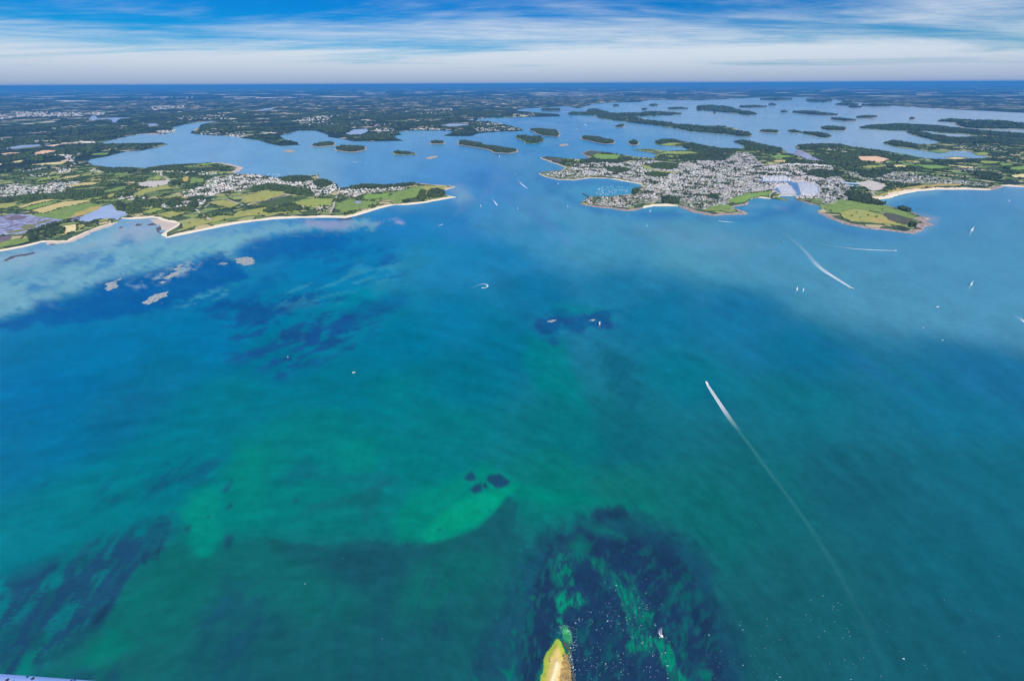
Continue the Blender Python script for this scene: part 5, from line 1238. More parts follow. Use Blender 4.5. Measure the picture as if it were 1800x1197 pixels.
crowns = [(crown_mesh(s, M['leaf'] if s % 2 else M['leaf2'])) for s in range(6)]; trunk = trunk_mesh()
for x, y, k in ts[:300]:
    s = rr.uniform(4.5, 8.5); v = rr.randrange(6)
    e = empty('tree', (x, y, gz(x, y) + GZ), rr.uniform(0, 6.28))
    tag(e, f"{'tall dark' if (v % 2 and s > 6.5) else 'low dark' if v % 2 else 'green broad' if s > 6.5 else 'small green'} tree between the houses {TOWNS[k][3]}" + near(x, y), 'tree', 'garden trees ' + TOWNS[k][3])
    for nm, me in (('crown', crowns[v]), ('trunk', trunk)):
        o = link(nm, me, e); o.scale = (s, s, s)
Q = np.array([(t[0], t[1]) for t in ts[300:]])
canopy('garden_trees', Q, 5.2, 5.5, 'dark garden trees speckled through the coastal towns', 'trees', M['leaf'], BLOB1, seed=33)
# bushes of the open meadows seen as single dots
dots = [(462,356),(669,349),(640,352),(566,370),(530,370),(490,370),(455,377),(430,372),(395,388),(373,383),(362,388),(1505,375),(1497,381),(1480,384),(1525,380),(1540,383),(1512,384),(440,366),(478,352),(520,352),(600,352),(655,360),(1550,370),(1460,372),(105,350),(118,348),(140,345),(230,360),(250,366),(268,358),(240,352)]
for i, (a, b) in enumerate(dots):
    x, y = gp(a, b); s = rr.uniform(5, 9)
    e = empty('bush', (x, y, gz(x, y) + GZ), rr.uniform(0, 6.28))
    tag(e, 'dark rounded bush standing alone on the ' + ('headland turf' if a > 1000 else 'western meadows') + near(x, y), 'bush', 'lone bushes on the ' + ('headland turf' if a > 1000 else 'western meadows'))
    for nm, me in (('crown', crowns[rr.randrange(6)]), ('trunk', trunk)):
        o = link(nm, me, e); o.scale = (s, s, s * .8)
# ------------------------------------------------------------------ boats
M['hull'] = flat('white_gelcoat', (0.82, 0.82, 0.82), .35, .5, 2, .03)
M['deck'] = flat('boat_deck', (0.80, 0.79, 0.76), .6, .3, 1, .08)
M['sail'] = flat('sailcloth', (0.84, 0.83, 0.80), .8, .2, 2, .04)
M['mast'] = flat('alloy_mast', (0.45, 0.46, 0.48), .4, .5, 1, .05)
M['glass'] = flat('dark_window', (0.03, 0.04, 0.05), .15, .6, 1, .05)
def loft(name, st, mats, deck=True):
    """hull from stations (x, half beam at deck, deck height, keel depth)"""
    V = []; Fc = []; mi = []
    for x, b, d, kz in st: V += [(x, -b, d), (x, -b * .8, d * .3 + kz * .3), (x, 0, kz), (x, b * .8, d * .3 + kz * .3), (x, b, d)]
    n = len(st)
    for i in range(n - 1):
        for j in range(4): Fc.append((5 * i + j, 5 * i + j + 1, 5 * i + j + 6, 5 * i + j + 5)); mi.append(0)
        Fc.append((5 * i + 4, 5 * i, 5 * i + 5, 5 * i + 9)); mi.append(1)
    Fc.append((0, 4, 3, 2, 1)); mi.append(0)
    me = mesh_py(name, V, Fc, mats, mi); return me
SAILHULL = loft('hull', [(-.48, .12, .11, .0), (-.25, .16, .10, -.05), (0, .165, .10, -.07), (.25, .12, .11, -.06), (.42, .05, .125, -.02), (.5, .006, .135, .04)], [M['hull'], M['deck']])
MOTHULL = loft('hull', [(-.5, .17, .13, -.02), (-.2, .19, .13, -.05), (.1, .185, .15, -.05), (.32, .12, .18, -.02), (.46, .04, .20, .05), (.5, .005, .21, .1)], [M['hull'], M['deck']])
def boxm(name, x0, x1, y, z0, z1, mat, taper=.8):
    xm = (x0 + x1) / 2
    V = [(x0, -y, z0), (x1, -y, z0), (x1, y, z0), (x0, y, z0)] + [(xm + (x - xm) * taper, yy * taper, z1) for x, yy in ((x0, -y), (x1, -y), (x1, y), (x0, y))]
    return mesh_py(name, V, [(0, 1, 5, 4), (1, 2, 6, 5), (2, 3, 7, 6), (3, 0, 4, 7), (4, 5, 6, 7)], [mat])
CABIN = boxm('cabin', -.2, .18, .09, .10, .155, M['hull']); WIND = boxm('cabin_window', -.12, .14, .082, .118, .138, M['glass'], 1.0)
WHEEL = boxm('cabin', -.12, .14, .12, .13, .24, M['hull'], .75); SCREEN = boxm('windscreen', .03, .145, .105, .165, .22, M['glass'], .9)
def pole(name, a, b, r, mat):
    a, b = Vector(a), Vector(b); q = (b - a).to_track_quat('Z', 'Y'); V = []; n = 6
    for p in (a, b):
        for i in range(n): V.append(tuple(p + q @ Vector((r * math.cos(i * 6.283 / n), r * math.sin(i * 6.283 / n), 0))))
    return mesh_py(name, V, [(i, (i + 1) % n, n + (i + 1) % n, n + i) for i in range(n)] + [tuple(range(2 * n - 1, n - 1, -1))], [mat])
MAST = pole('mast', (.08, 0, .1), (.06, 0, 1.42), .008, M['mast']); BOOM = pole('boom', (.08, 0, .24), (-.38, .07, .25), .007, M['mast'])
def sailm(name, tack, clew, head, belly, side):
    V = []; Fc = []; n = 7
    for i in range(n + 1):
        t = i / n
        a = Vector(tack).lerp(Vector(head), t); b = Vector(clew).lerp(Vector(head), t ** 1.15)
        for j in range(5):
            s = j / 4; p = a.lerp(b, s); p.y += side * belly * math.sin(s * 3.14) * (1 - t) ** .6 * 1.0; V.append(tuple(p))
    for i in range(n):
        for j in range(4): Fc.append((5 * i + j, 5 * i + j + 1, 5 * i + j + 6, 5 * i + j + 5))
    return mesh_py(name, V, Fc, [M['sail']], smooth=True)
MAIN_S = sailm('mainsail', (.07, 0, .27), (-.37, .07, .28), (.06, 0, 1.38), .06, 1); JIB_S = sailm('jib', (.48, 0, .16), (.0, .10, .22), (.08, 0, 1.22), .07, 1)
def boat(kind, x, y, L, rz, label, cat, group=None, z=0.0, heel=0.0):
    nm = {'sail': 'sailing_boat', 'moored': 'moored_boat', 'motor': 'motor_boat'}[kind]
    e = empty(nm, (x, y, gz(x, y) + z + .05), rz); e.rotation_euler[0] = heel
    tag(e, label, cat, group)
    if kind == 'motor': parts = [('hull', MOTHULL), ('cabin', WHEEL), ('windscreen', SCREEN)]
    else: parts = [('hull', SAILHULL), ('cabin', CABIN), ('cabin_window', WIND), ('mast', MAST)]
    if kind == 'sail': parts += [('boom', BOOM), ('mainsail', MAIN_S), ('jib', JIB_S)]
    for pn, me in parts:
        o = link(pn, me, e); o.scale = (L, L, L)
    return e
SB = [(1160,1114,12,2.0,'white sailing boat off the near islet over dark weed'),(1137,398,13,1.3,'sailing boat south of the harbour town cove'),(910,367,13,1.7,'sailing boat in the middle of the strait'),
 (845,363,10,2.6,'small sailing boat west of the speedboat in the strait'),(981,324,10,1.0,'sailing boat close to the northern villa point'),(998,364,11,1.4,'sailing boat west of the harbour point'),
 (1143,372,9,.3,'small sailing boat off the bathing cove'),(1170,365,9,1.9,'sailing boat anchored right at the bathing cove'),(1377,424,10,1.5,'sailing boat between the marina and the two wakes'),
 (1401,510,11,.5,'larger of two sailing boats sailing side by side'),(1412,511,9,.5,'smaller of two sailing boats sailing side by side'),(1708,406,20,.2,'big sailing boat heading out east of the headland'),
 (1707,501,15,.4,'sailing boat alone on the eastern bay'),(1391,352,13,1.8,'sailing boat leaving the marina entrance'),(1386,350,11,1.6,'sailing boat inside the marina entrance'),(1232,244,14,1.2,'sailing boat north of the wooded northern point'),
 (878,276,11,.9,'boat under sail below the long dark island'),(906,307,9,2.2,'sailing boat behind the speedboat in the strait'),(1774,354,11,.6,'sailing boat in the bay below the crescent beach'),(1014,227,10,.8,'sailing boat near the blocky wooded island')]
for a, b, L, rz, lb in SB:
    x, y = gp(a, b); boat('sail', x, y, L, rz, lb, 'sailboat', heel=math.radians(rr.uniform(-9, 9)))
MB = [(622,655,9,.4,'white motor boat drifting on the green middle water'),(1648,540,11,.1,'white motor boat lying off the eastern bay'),(1623,576,5,.3,'tiny motor boat near the edge of the dark water'),(1657,598,6,.2,'tiny open boat at the rim of the pale water'),
 (792,315,8,.2,'motor boat off the inner side of the western tip'),(559,262,8,.4,'motor boat near the low wooded island'),(1305,257.5,9,.2,'motor boat in the northern creek')]
for a, b, L, rz, lb in MB:
    x, y = gp(a, b); boat('motor', x, y, L, rz, lb, 'boat')
# moored fleets
FLEET = [([(1042,338),(1060,328),(1080,326),(1104,329),(1106,336),(1090,341),(1060,344)],58,'boat on its mooring in the harbour town bay','boats moored in the harbour town bay'),
 ([(468,306),(490,305),(495,309),(472,308.5)],12,'boat moored off the western village','boats moored off the western village'),
 ([(600,281),(616,283.5),(645,285.5),(644,288),(615,286)],7,'boat moored below the oval wooded island','boats moored below the oval wooded island'),
 ([(1240,249),(1272,248),(1270,252),(1245,252)],14,'boat moored by the long northern wood','boats moored by the long northern wood'),
 ([(840,236),(880,233),(885,237),(850,239)],8,'boat moored off the coastal village','boats moored off the coastal village')]
for k, (pl, n, lb, g) in enumerate(FLEET):
    P = G(pl); Pn = np.array(P); r_ = np.random.default_rng(50 + k); Q = r_.uniform(Pn.min(0), Pn.max(0), (n * 8, 2)); Q = Q[inside(P, Q[:, 0], Q[:, 1])][:n]
    for q in Q:
        kd = 'moored' if r_.random() < .6 else 'motor'; Lb = r_.uniform(7.5, 12)
        boat(kd, q[0], q[1], Lb, .6 + r_.uniform(-.3, .3), ('long ' if Lb > 10 else 'short ') + ('masted ' if kd == 'moored' else 'open cabin ') + lb + (near(*q) if k == 0 else ''), 'boat', g)
# ------------------------------------------------------------------ marina
MZ = LAND_Z + 1.5
BASINS = [([(1335,318),(1344,311.5),(1378,309.5),(1386,315),(1393,321),(1400,329),(1408,333),(1407,344.5),(1401,345.5),(1397,342),(1378,343.5),(1368,340),(1362,333),(1372,327),(1388,327),(1384,322),(1340,321)],'inner marina basin with its entrance channel'),
 ([(1398,328),(1394,322),(1412,321),(1430,323),(1439,330),(1440,339),(1432,345),(1408,344.2),(1408.6,333)],'eastern marina basin')]
for k, (pl, lb) in enumerate(BASINS):
    slab('marina_basin', G(pl), M['basin'], MZ - .05 * k, None, skirt=False, label=lb, cat='water')
slots = []
ORD = ['first','second','third','fourth','fifth','sixth','seventh','eighth','ninth','tenth','eleventh','twelfth','thirteenth','fourteenth']
def pier(a, b, w, lb, grp):
    V, Fc = ribbon([gp(*a), gp(*b)], w, MZ + .5); me = mesh_py('pier', V, Fc, [M['quay']])
    if me.polygons[0].normal.z < 0: me.flip_normals()
    tag(link('pier', me), lb, 'pier', grp)
    A, B = np.array(gp(*a)), np.array(gp(*b)); D = B - A; L = np.hypot(*D); t = D / L; n = np.array((-t[1], t[0])); ang = math.atan2(n[1], n[0])
    for s in np.arange(4, L - 3, 4.3):
        for sd_ in (1, -1):
            if rr.random() < .94: slots.append((*(A + t * s + n * sd_ * (w / 2 + 5.5)), ang if sd_ > 0 else ang + 3.14, ('at the start of the ' if s < L * .33 else 'midway along the ' if s < L * .67 else 'at the end of the ') + lb))
for i in range(6): pier((1346 + i * 7.6, 312.2 - i * .4), (1344 + i * 8.2, 319.8), 12, 'broad pale pier of the inner marina basin', 'broad piers of the inner marina basin')
for i in range(9): pier((1365 + i * .9, 328.5 + i * 1.7), (1391 + i * 1.15, 328.2 + i * 1.62), 6, ORD[8 - i] + ' channel pontoon from the breakwater', 'floating pontoons west of the marina channel')
for i in range(14): pier((1401.5 + i * .55, 323 + i * 1.62), (1432 + min(i, 6) * 1.1 - max(0, i - 10) * 1.5, 323.6 + i * 1.58), 6, ORD[13 - i] + ' basin pontoon from the breakwater', 'floating pontoons of the eastern marina basin')
slots.sort(key=lambda s: s[0] ** 2 + s[1] ** 2)
for x, y, a, lb in slots[:170]:
    boat('moored', x, y, rr.uniform(11, 14.5), a, 'white yacht ' + lb, 'boat', 'yachts berthed in the marina', z=MZ)
rest = [s[:3] for s in slots[170:]]
if rest:
    me_h = SAILHULL; T = np.array([v.co[:] for v in me_h.vertices]); TF = []
    for p in me_h.polygons:
        vs = list(p.vertices)
        for i in range(1, len(vs) - 1): TF.append((vs[0], vs[i], vs[i + 1]))
    V, Fc = batch(T, TF, np.array([(x, y, gz(x, y) + MZ + .05) for x, y, a in rest]), np.array([a for x, y, a in rest]), np.repeat(np.array([[rr.uniform(10.5, 14.5)] for _ in rest]), 3, 1))
    tag(link('berthed_yachts', mesh_np('berthed_yachts', V, Fc, [M['hull']])), 'crowd of white yachts packed along the inner marina piers', 'boats', kind='stuff')
# large buildings by the marina
M['blueroof'] = flat('pale_blue_roof', (0.34, 0.47, 0.62), .5, .4, 8, .08)
BR = roof_mesh(M['blueroof'])
def block(nm, a, b, sx, sy, sz_, rz, wm, rm, lb, cat, grp=None):
    x, y = gp(a, b); e = empty(nm, (x, y, gz(x, y) + GZ), rz); tag(e, lb, cat, grp)
    for n_, me in (('wall', wm), ('roof', rm)):
        o = link(n_, me, e); o.scale = (sx, sy, sz_)
block('boat_hall', 1492, 324, 120, 45, 11, -.45, wall_me[0], BR, 'long hall with pale blue roof behind the headland wood', 'building')
block('boat_hall', 1500, 329, 90, 30, 9, -.45, wall_me[0], BR, 'shorter pale blue roofed hall beside the long one', 'building')
for i in range(14):
    block('apartment_block', 1352 + i * 8.0, 294.5 - 3.2 * math.sin(i / 13 * 3.14) + rr.uniform(-.6, .6), rr.uniform(40, 62), 16, 15, .15 - i * .02, wall_me[0], roof_me[rr.choice((1, 2))], 'long white apartment block in the row behind the marina', 'building', 'apartment blocks behind the marina')
for i, (a, b) in enumerate([(1455,318),(1462,327),(1468,335),(1458,340),(1475,343),(1452,330),(1478,322),(1464,350)]):
    block('apartment_block', a, b, rr.uniform(28, 42), 15, 13, rr.uniform(-.5, .9), wall_me[0], roof_me[rr.choice((0, 1))], 'stepped white apartment block among the marina quarter houses', 'building', 'apartment blocks of the marina quarter')
block('villa', 764, 341, 30, 16, 13, .1, wall_me[0], roof_me[0], 'white villa in the wood of the western tip', 'house')
block('villa', 962, 232.5, 26, 14, 16, .0, wall_me[0], roof_me[0], 'white house in the trees of the blocky island', 'house')
# jetty
def bar(name, a, b, wdt, z0, z1, mat, parent=None):
    A, B = Vector((*gp(*a), 0)), Vector((*gp(*b), 0)); t = (B - A).normalized(); n = Vector((-t.y, t.x, 0)) * wdt / 2
    V = [tuple(p + Vector((0, 0, z + gz(p.x, p.y)))) for z in (z0, z1) for p in (A - n, B - n, B + n, A + n)]
    return link(name, mesh_py(name, V, [(0, 1, 5, 4), (1, 2, 6, 5), (2, 3, 7, 6), (3, 0, 4, 7), (4, 5, 6, 7)], [mat]), parent)
e = bar('jetty', (1024.5, 341), (1037, 347.5), 9, -1.5, 4.0, M['darkrock']); tag(e, 'dark stone jetty closing the harbour town bay', 'jetty')
e = bar('jetty', (556, 307.5), (560, 316), 10, -1.5, 3.5, M['wetsand']); tag(e, 'pale jetty of the western village', 'jetty')
# beacon and buoys
M['red'] = flat('red_paint', (0.5, 0.06, 0.04), .5); M['bk'] = flat('black_paint', (0.03, 0.03, 0.035), .5); M['wp'] = flat('white_paint', (0.82, 0.82, 0.8), .5)
def lathe(name, prof, mat, n=12):
    V = []; Fc = []
    for r, z in prof:
        for i in range(n): V.append((r * math.cos(i * 6.2832 / n), r * math.sin(i * 6.2832 / n), z))
    for l in range(len(prof) - 1):
        for i in range(n): Fc.append((l * n + i, l * n + (i + 1) % n, l * n + n + (i + 1) % n, l * n + n + i))
    Fc.append(tuple(range((len(prof) - 1) * n, len(prof) * n)))
    return mesh_py(name, V, Fc, [mat])
x, y = gp(1053.5, 571); e = empty('beacon_tower', (x, y, gz(x, y))); tag(e, 'white beacon tower standing on the dark mid-channel shoal', 'beacon')
link('base', lathe('base', [(5.5, -2), (5.0, 1.2), (3.4, 1.6)], M['darkrock']), e); link('tower', lathe('tower', [(2.9, 1.5), (2.2, 10.5), (2.6, 10.8), (2.6, 11.6)], M['wp']), e); link('topmark', lathe('topmark', [(.3, 11.5), (.3, 13), (1.0, 13.1), (.05, 14.6)], M['bk']), e)
for a, b, mt_, lb in [(506,628,'wp','pale buoy over the dark weed of the middle reef'),(285,533,'red','red buoy beside the feather-shaped reef'),(1267,471,'red','red channel buoy south of the harbour town'),(902,343,'bk','dark channel buoy in the strait')]:
    x, y = gp(a, b); e = empty('buoy', (x, y, gz(x, y))); tag(e, lb, 'buoy')
    link('float', lathe('float', [(1.3, -.6), (1.5, .3), (1.2, .8), (.4, 1.0)], M[mt_]), e); link('cage', lathe('cage', [(.45, .9), (.25, 3.2), (.5, 3.3), (.05, 4.0)], M[mt_], 6), e)
# ------------------------------------------------------------------ wakes
def foam_mat():
    mt, nt, b = nodes('foam'); L = nt.links.new
    ch = nt.nodes.new('ShaderNodeAttribute'); ch.attribute_name = 'churn'
    L(mixc(nt, ch.outputs['Fac'], (0.05, 0.29, 0.30), (0.86, 0.88, 0.90)), b.inputs['Base Color']); b.inputs['Roughness'].default_value = .9; b.inputs['Specular IOR Level'].default_value = .1
    at = nt.nodes.new('ShaderNodeAttribute'); at.attribute_name = 'foam'
    n = noise(nt, pos(nt), 1 / 3.0, 4, .65); mr = mrange(nt, n.outputs[0], .25, .7, .55, 1.15)
    mu = nt.nodes.new('ShaderNodeMath'); mu.operation = 'MULTIPLY'; mu.use_clamp = True; L(at.outputs['Fac'], mu.inputs[0]); L(mr, mu.inputs[1])
    L(mu.outputs[0], b.inputs['Alpha']); return mt
M['foam'] = foam_mat()
def wake(pl, w0, w1, bright, tail, lb, three=True, aged=.85):
    """foam left on the water behind a moving boat: first point is the boat"""
    g = G(pl); Q = np.array(g)
    s = np.concatenate([[0], np.cumsum(np.hypot(*np.diff(Q, axis=0).T))]); n = max(30, int(s[-1] / 6)); n = min(n, 400)
    u = np.linspace(0, s[-1], n)
    Q = np.stack([np.interp(u, s, Q[:, 0]), np.interp(u, s, Q[:, 1])], -1)
    for _ in range(max(2, n // 12)):
        Q[1:-1] = .25 * Q[:-2] + .5 * Q[1:-1] + .25 * Q[2:]
    N = normals(Q); t = u / s[-1]
    wd = w0 + (w1 - w0) * np.clip(t / max(bright, .05), 0, 1) ** .7
    wd = np.minimum(wd, 2.5 + u * .5)
    m_ = 15; V = []; fo = []; cu_ = []
    nz = fbm(u / 14.0, u * 0 + 3.3, 8)
    for i in range(n):
        for j in range(m_):
            v = j / (m_ - 1) * 2 - 1
            x, y = Q[i] + N[i] * v * wd[i] * .5 * (0.94 + .2 * nz[i]); V.append((x, y, gz(x, y) + .35))
            edge = min(1, 1.4 * max(0, 1 - abs(abs(v) - .74) / .26)); ctr = max(0, 1 - abs(v) / .26)
            near = max(edge, ctr, .22) if abs(v) < .97 else 0
            far = max(0, 1 - abs(v)) ** .8
            kb = np.clip((bright - t[i]) / (bright * .5 + 1e-6), 0, 1)
            f = near * 1.15 * kb + tail * far * (1 - kb) * (1 - t[i]) ** 1.1 * (1.25 - .5 * nz[i])
            if not three: f = max(far, .4 * kb) * (kb + tail * (1 - kb) * (1 - t[i]))
            if abs(v) > .98: f = 0
            fo.append(float(f)); cu_.append(max(float(kb), aged))
    Fc = [(i * m_ + j, i * m_ + j + 1, (i + 1) * m_ + j + 1, (i + 1) * m_ + j) for i in range(n - 1) for j in range(m_ - 1)]
    me = mesh_np('boat_wake', V, Fc, [M['foam']])
    if me.polygons[0].normal.z < 0: me.flip_normals()
    a = me.attributes.new('foam', 'FLOAT', 'POINT'); a.data.foreach_set('value', np.array(fo, np.float32))
    a = me.attributes.new('churn', 'FLOAT', 'POINT'); a.data.foreach_set('value', np.array(cu_, np.float32))
    o = link('boat_wake', me); tag(o, lb, 'wake', kind='stuff')
    d = Q[0] - Q[min(4, n - 1)]; return math.atan2(d[1], d[0]), Q[0]
def fast(pl, L, w0, w1, bright, tail, who, three=True, aged=.85):
    a, q = wake(pl, w0, w1, bright, tail, 'white foam wake behind the ' + who, three, aged)
    boat('motor', q[0], q[1], L, a, who, 'boat')
fast([(1242,674),(1251,688),(1268,714),(1284,738),(1300,759),(1316,780),(1345,820),(1380,866),(1418,918),(1455,975),(1487,1030),(1515,1085),(1540,1140),(1562,1197),(1580,1250)],15,6,13,.26,.62,'speedboat drawing the longest wake across the green water', True, 0)
fast([(1499,508),(1480,496),(1462,485),(1448,476),(1436,466),(1428,457),(1420,447),(1405,432),(1388,418),(1376,408)],16,7,24,.42,.5,'speedboat with a broad curved wake south of the marina')
fast([(1574,441),(1540,440),(1505,438),(1470,434),(1445,430),(1420,423)],13,5,14,.6,.55,'speedboat with a thin straight wake below the headland',False)
fast([(848,506.5),(852,506.3),(856,504.8),(858,502.6),(856,500.6),(851,499.2),(846,499.6),(840,501.5),(834,504),(828,508)],9,4,10,.62,.5,'small speedboat turning a tight white loop',False)
fast([(927,331.5),(921,327.5),(916,323),(911,317),(908,312)],12,6,18,.6,.4,'speedboat leaving the strait toward the open sea',False)
fast([(874.5,362),(870,356),(866,351),(862,346)],11,6,15,.6,.4,'speedboat heading south along the western point',False)
fast([(777.5,395.2),(772,396.6),(765,398)],9,4,9,.7,.4,'small speedboat off the end of the long beach',False)
fast([(1264,389),(1276,390),(1286,391),(1297,391.8)],12,6,22,.8,.4,'speedboat running along the rocky point',False)
fast([(1808,572),(1796,562),(1786,555),(1776,550)],11,5,14,.6,.4,'speedboat entering from the eastern open sea',False)
fast([(1027,219),(1031,221),(1035,223.5)],12,14,40,.7,.4,'speedboat far up the gulf',False)
# ------------------------------------------------------------------ white flecks of breaking water
r_ = np.random.default_rng(77); Q = []
for pl, n in [([(985,1100),(1060,1060),(1150,1060),(1180,1130),(1180,1230),(1010,1230)],330),([(1240,1110),(1330,1080),(1450,1040),(1560,1090),(1620,1230),(1230,1230)],150),([(1040,980),(1150,1020),(1180,1100),(1080,1080)],50),([(1600,1050),(1780,1060),(1790,1230),(1600,1230)],26),([(440,900),(760,950),(760,1190),(440,1190)],12)]:
    P = G(pl); Pn = np.array(P); q = r_.uniform(Pn.min(0), Pn.max(0), (n * 6, 2)); q = q[inside(P, q[:, 0], q[:, 1])]
    dens = fbm(q[:, 0] / 18, q[:, 1] / 18, 4); Q.append(q[dens > .42][:n])
surf = np.array(G([(985,1106),(1001,1104),(1007,1128),(1002,1148),(1006,1165),(1009,1190),(1013,1235)]))
tt_ = r_.uniform(0, len(surf) - 1.001, 260); i_ = tt_.astype(int); Q.append(surf[i_] + (surf[i_ + 1] - surf[i_]) * (tt_ - i_)[:, None] + r_.normal(0, 1.0, (260, 2)) * np.where(tt_ < 2.5, 4.5, 1.6)[:, None])
Q = np.vstack(Q); n = len(Q)
T = [(math.cos(a) * (1 if i % 2 else .7), math.sin(a) * (1 if i % 2 else .6), 0) for i, a in enumerate(np.arange(6) * 1.047)] + [(0, 0, .25)]
TF = [(i, (i + 1) % 6, 6) for i in range(6)]
s = r_.lognormal(-1.15, .45, n)
V, Fc = batch(T, TF, lift(Q, .12), r_.uniform(-.5, .5, n), np.column_stack([s * 1.5, s * .75, np.ones(n)]))
M['white'] = flat('breaking_water', (0.55, 0.68, 0.72), .9, .1, 2, .2)
tag(link('whitecaps', mesh_np('whitecaps', V, Fc, [M['white']])), 'white flecks of breaking water around the near islet', 'foam', kind='stuff')

# ------------------------------------------------------------------ the near islet
OUT = [(974,1124),(977,1121),(980,1119.8),(984,1121),(987,1126),(989,1131),(994,1142),(1000,1150),(1003,1164),(1004.5,1180),(1007,1197),(1010,1235),(1004,1290),(975,1320),(945,1290),(940,1240),(947,1197),(949,1185),(953,1167),(956,1153),(962,1142),(969,1133)]
P, _ = fract(G(OUT), amp=.16, fine=.001, seed=44, least=1.6); P = np.array(P)
gx, gy = np.meshgrid(np.arange(P[:, 0].min(), P[:, 0].max(), 1.3), np.arange(P[:, 1].min(), P[:, 1].max(), 1.3))
Q = np.stack([gx.ravel(), gy.ravel()], -1) + rng.uniform(-.4, .4, (gx.size, 2)); Q = Q[inside(P, Q[:, 0], Q[:, 1])]; d = edge_dist(P, Q); Q = Q[d > .6]
vs, es, fs, *_r = delaunay_2d_cdt([Vector(p) for p in P] + [Vector(p) for p in Q], [], [list(range(len(P)))], 1, 1e-4)
VX = np.array([(v.x, v.y) for v in vs]); d = edge_dist(P, VX)
ra, rb = np.array(gp(979, 1168)), np.array(gp(963, 1225))
ab = rb - ra; tt = np.clip(((VX - ra) @ ab) / (ab @ ab), 0, 1); dr = np.hypot(*(VX - ra - tt[:, None] * ab).T)      # distance to the sand ridge
edge_r = np.array([gp(984, 1118), gp(990, 1140), gp(988, 1165), gp(980, 1197), gp(978, 1240)])                            # sand ends, rock begins
xr = np.interp(VX[:, 1], edge_r[::-1, 1] if edge_r[0, 1] > edge_r[-1, 1] else edge_r[:, 1], edge_r[::-1, 0] if edge_r[0, 1] > edge_r[-1, 1] else edge_r[:, 0])
nz1 = fbm(VX[:, 0] / 6, VX[:, 1] / 6, 3, 4); nz2 = fbm(VX[:, 0] / 2.2, VX[:, 1] / 2.2, 8, 3)
rockm = np.clip((VX[:, 0] - xr + (nz1 - .5) * 12) / 3, 0, 1)
zz = -.4 + np.clip(d / 10, 0, 1) * 2.2 + np.clip(d / 26, 0, 1) * 2.0 + np.exp(-(dr / 5.0) ** 2) * 1.2 + rockm * (nz2 - .3) * 3.2 * np.clip(d / 4, 0, 1) + (nz1 - .5) * .8 * np.clip(d / 5, 0, 1)
algae, gold, sand, white, rock_ = lin((158,196,66)), lin((208,192,92)), lin((232,206,150)), lin((255,240,205)), lin((176,150,100))
g_ = np.clip((d + (nz1 - .5) * 9 - 2) / 9, 0, 1)[:, None]; c = algae * (1 - g_) + gold * g_
h_ = np.clip((d + (nz1 - .5) * 8 - 8) / 9, 0, 1)[:, None]; c = c * (1 - h_) + sand * h_
wv_ = np.clip(1.25 - dr / 3.4 + (nz1 - .5), 0, 1)[:, None]; c = c * (1 - wv_) + white * wv_
rk = (rock_ * (.35 + 1.1 * nz2[:, None])); c = c * (1 - rockm[:, None]) + rk * rockm[:, None]
wet = np.clip(1 - d / 2.2, 0, 1)[:, None] * np.clip(rockm[:, None] + .25, 0, 1); c = c * (1 - wet * .7)
c = np.clip(c * np.array([.86, .84, .74]), 0, .9)
me = mesh_np('islet', np.column_stack([VX, zz]), np.array([list(f) for f in fs]), [], smooth=True)
if me.polygons[0].normal.z < 0: me.flip_normals()
at = me.color_attributes.new('ground', 'FLOAT_COLOR', 'POINT'); at.data.foreach_set('color', np.column_stack([c, np.ones(len(c))]).astype(np.float32).ravel())
mt, nt, b = nodes('islet_ground'); va = nt.nodes.new('ShaderNodeAttribute'); va.attribute_name = 'ground'
nn = noise(nt, pos(nt), .9, 5, .7); mr = mrange(nt, nn.outputs[0], .25, .75, .72, 1.25)
sc_ = nt.nodes.new('ShaderNodeVectorMath'); sc_.operation = 'SCALE'; nt.links.new(va.outputs['Color'], sc_.inputs[0]); nt.links.new(mr, sc_.inputs['Scale']); nt.links.new(sc_.outputs[0], b.inputs['Base Color'])
bp = nt.nodes.new('ShaderNodeBump'); bp.inputs['Strength'].default_value = .6; bp.inputs['Distance'].default_value = .5; nt.links.new(nn.outputs[0], bp.inputs['Height']); nt.links.new(bp.outputs[0], b.inputs['Normal'])
b.inputs['Roughness'].default_value = .95; b.inputs['Specular IOR Level'].default_value = .1
me.materials.append(mt)
tag(link('islet', me), 'near sandy islet with green weed rim and a white sand ridge', 'island', kind='structure')
rocks = [ico(2, 60 + i, .55, .45) for i in range(4)]
M['boulder'] = mottled('dark_boulder', [(.3, (.035, .03, .03)), (.7, (.16, .13, .11))], 1.2)
rock_me = [mesh_np('boulder', T, TF, [M['boulder']]) for T, TF in rocks]
BR_ = [(966,1160,1.5),(966.5,1163,1.2),(968.5,1164,1.0),(990,1154,1.4),(991.5,1158,1.1),(987.5,1172,1.3),(987,1178,1.6),(990,1128,1.6),(993,1133,1.9),(996,1138,1.5),(1000,1143,1.7),(1003,1149,1.4),(984,1188,1.4),(1004,1158,1.2),(1006,1170,1.3),(1006.5,1183,1.4),(1008,1192,1.2),(997,1130,1.1),(1002,1136,1.2)] + [(rr.uniform(996, 1004) + (b0 - 1140) * .09, b0, rr.uniform(.7, 1.5)) for b0 in np.linspace(1128, 1225, 34)]
for i, (a, b_, s) in enumerate(BR_):
    x, y = gp(a, b_); o = link('boulder', rock_me[i % 4]); o.location = (x, y, 2.2 if a < 993 and b_ > 1140 else .3); o.scale = (s, s * .8, s); o.rotation_euler = (0, 0, i * 1.3)
    tag(o, 'dark boulder on the ' + ('dry sand of the near islet' if a < 993 and b_ > 1140 else 'wet eastern edge of the near islet, ' + ('wide' if s > 1.25 else 'mid-sized' if s > .95 else 'small')), 'rock', 'boulders of the near islet')

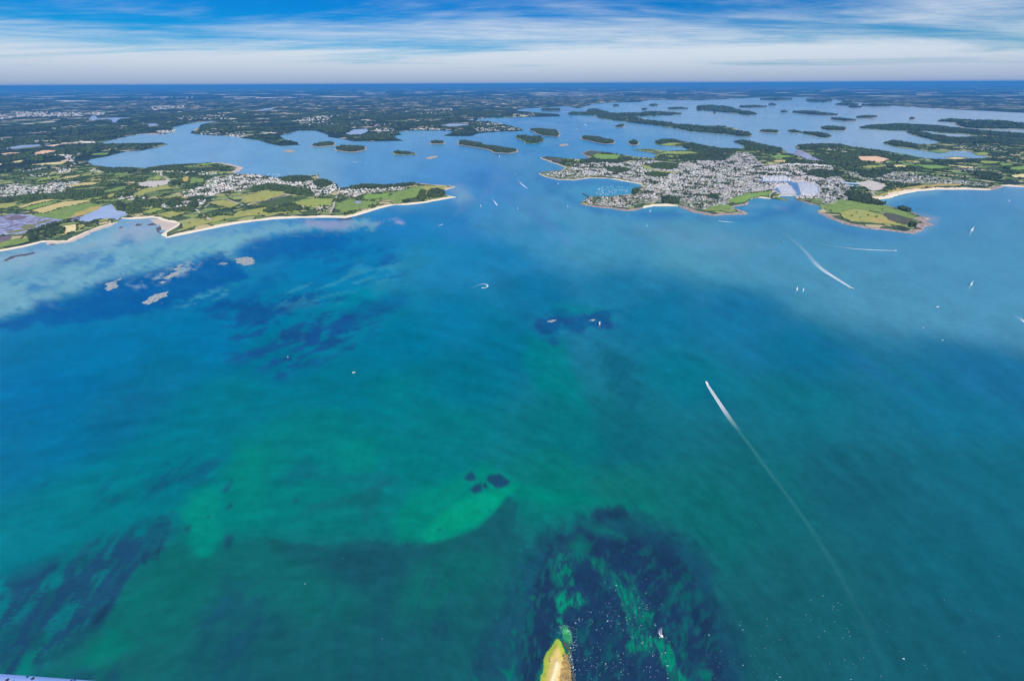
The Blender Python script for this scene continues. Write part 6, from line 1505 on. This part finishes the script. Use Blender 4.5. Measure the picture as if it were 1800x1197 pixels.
# ------------------------------------------------------------------ the aircraft's own wing edge at the lower left
def ray(px, py, dist):
    dd = (FW * F + RT * (px - 900.0) - UP * (py - 598.5)).normalized(); return Vector((0, 0, H)) + dd * dist
M['skin'] = flat('wing_paint', (0.085, 0.17, 0.40), .5, .5, .4, .2)
A = ray(-160, 1172, 2.6); B = ray(190, 1198, 2.4); down = ray(0, 1400, 2.6) - ray(0, 1190, 2.6); back = FW * .06
e = empty('aircraft_wing', tuple((A + B) / 2)); tag(e, 'blue-white wing edge of the aircraft carrying the camera', 'aircraft')
V = []; n = 14; prof = [(0, 0), (.02, -.002), (.06, -.004), (.18, .01), (.45, .05), (.9, .10)]
for i in range(n + 1):
    p = A.lerp(B, i / n)
    for t_, k_ in prof: V.append(tuple(p + down * (t_ * 1.0) + FW * k_ * -1 + FW * .0 - (A + B) / 2))
m_ = len(prof); Fc = [(i * m_ + j, (i + 1) * m_ + j, (i + 1) * m_ + j + 1, i * m_ + j + 1) for i in range(n) for j in range(m_ - 1)]
me = mesh_py('skin', V, Fc, [M['skin']], smooth=True); link('skin', me, e)
for a, b_ in [(12, 1195), (57, 1192.5), (124, 1197.5), (22, 1199)]:
    q = ray(a, b_, 2.40) - (A + B) / 2
    rv = link('rivet', lathe('rivet', [(.0035, -.004), (.0035, .002), (.001, .003)], M['bk'], 8), e); rv.location = q; rv.rotation_euler = (-FW).to_track_quat('Z', 'Y').to_euler()

# ------------------------------------------------------------------ haze
X = 215000.0; z0, z1 = -4.0, H + 60
V = [(x, y, z) for z in (z0, z1) for x, y in ((-X, -X), (X, -X), (X, X), (-X, X))]
me = mesh_py('haze', V, [(0, 3, 2, 1), (4, 5, 6, 7), (0, 1, 5, 4), (1, 2, 6, 5), (2, 3, 7, 6), (3, 0, 4, 7)], [])
hm = bpy.data.materials.new('haze'); hm.use_nodes = True; nt = hm.node_tree; nt.nodes.clear()
out = nt.nodes.new('ShaderNodeOutputMaterial'); pv = nt.nodes.new('ShaderNodeVolumePrincipled'); nt.links.new(pv.outputs[0], out.inputs['Volume'])
pv.inputs['Color'].default_value = HAZE_C; pv.inputs['Density'].default_value = HAZE_D; pv.inputs['Anisotropy'].default_value = 0.0
me.materials.append(hm)
tag(link('haze', me), 'blue haze thickening toward the horizon', 'haze', kind='stuff')
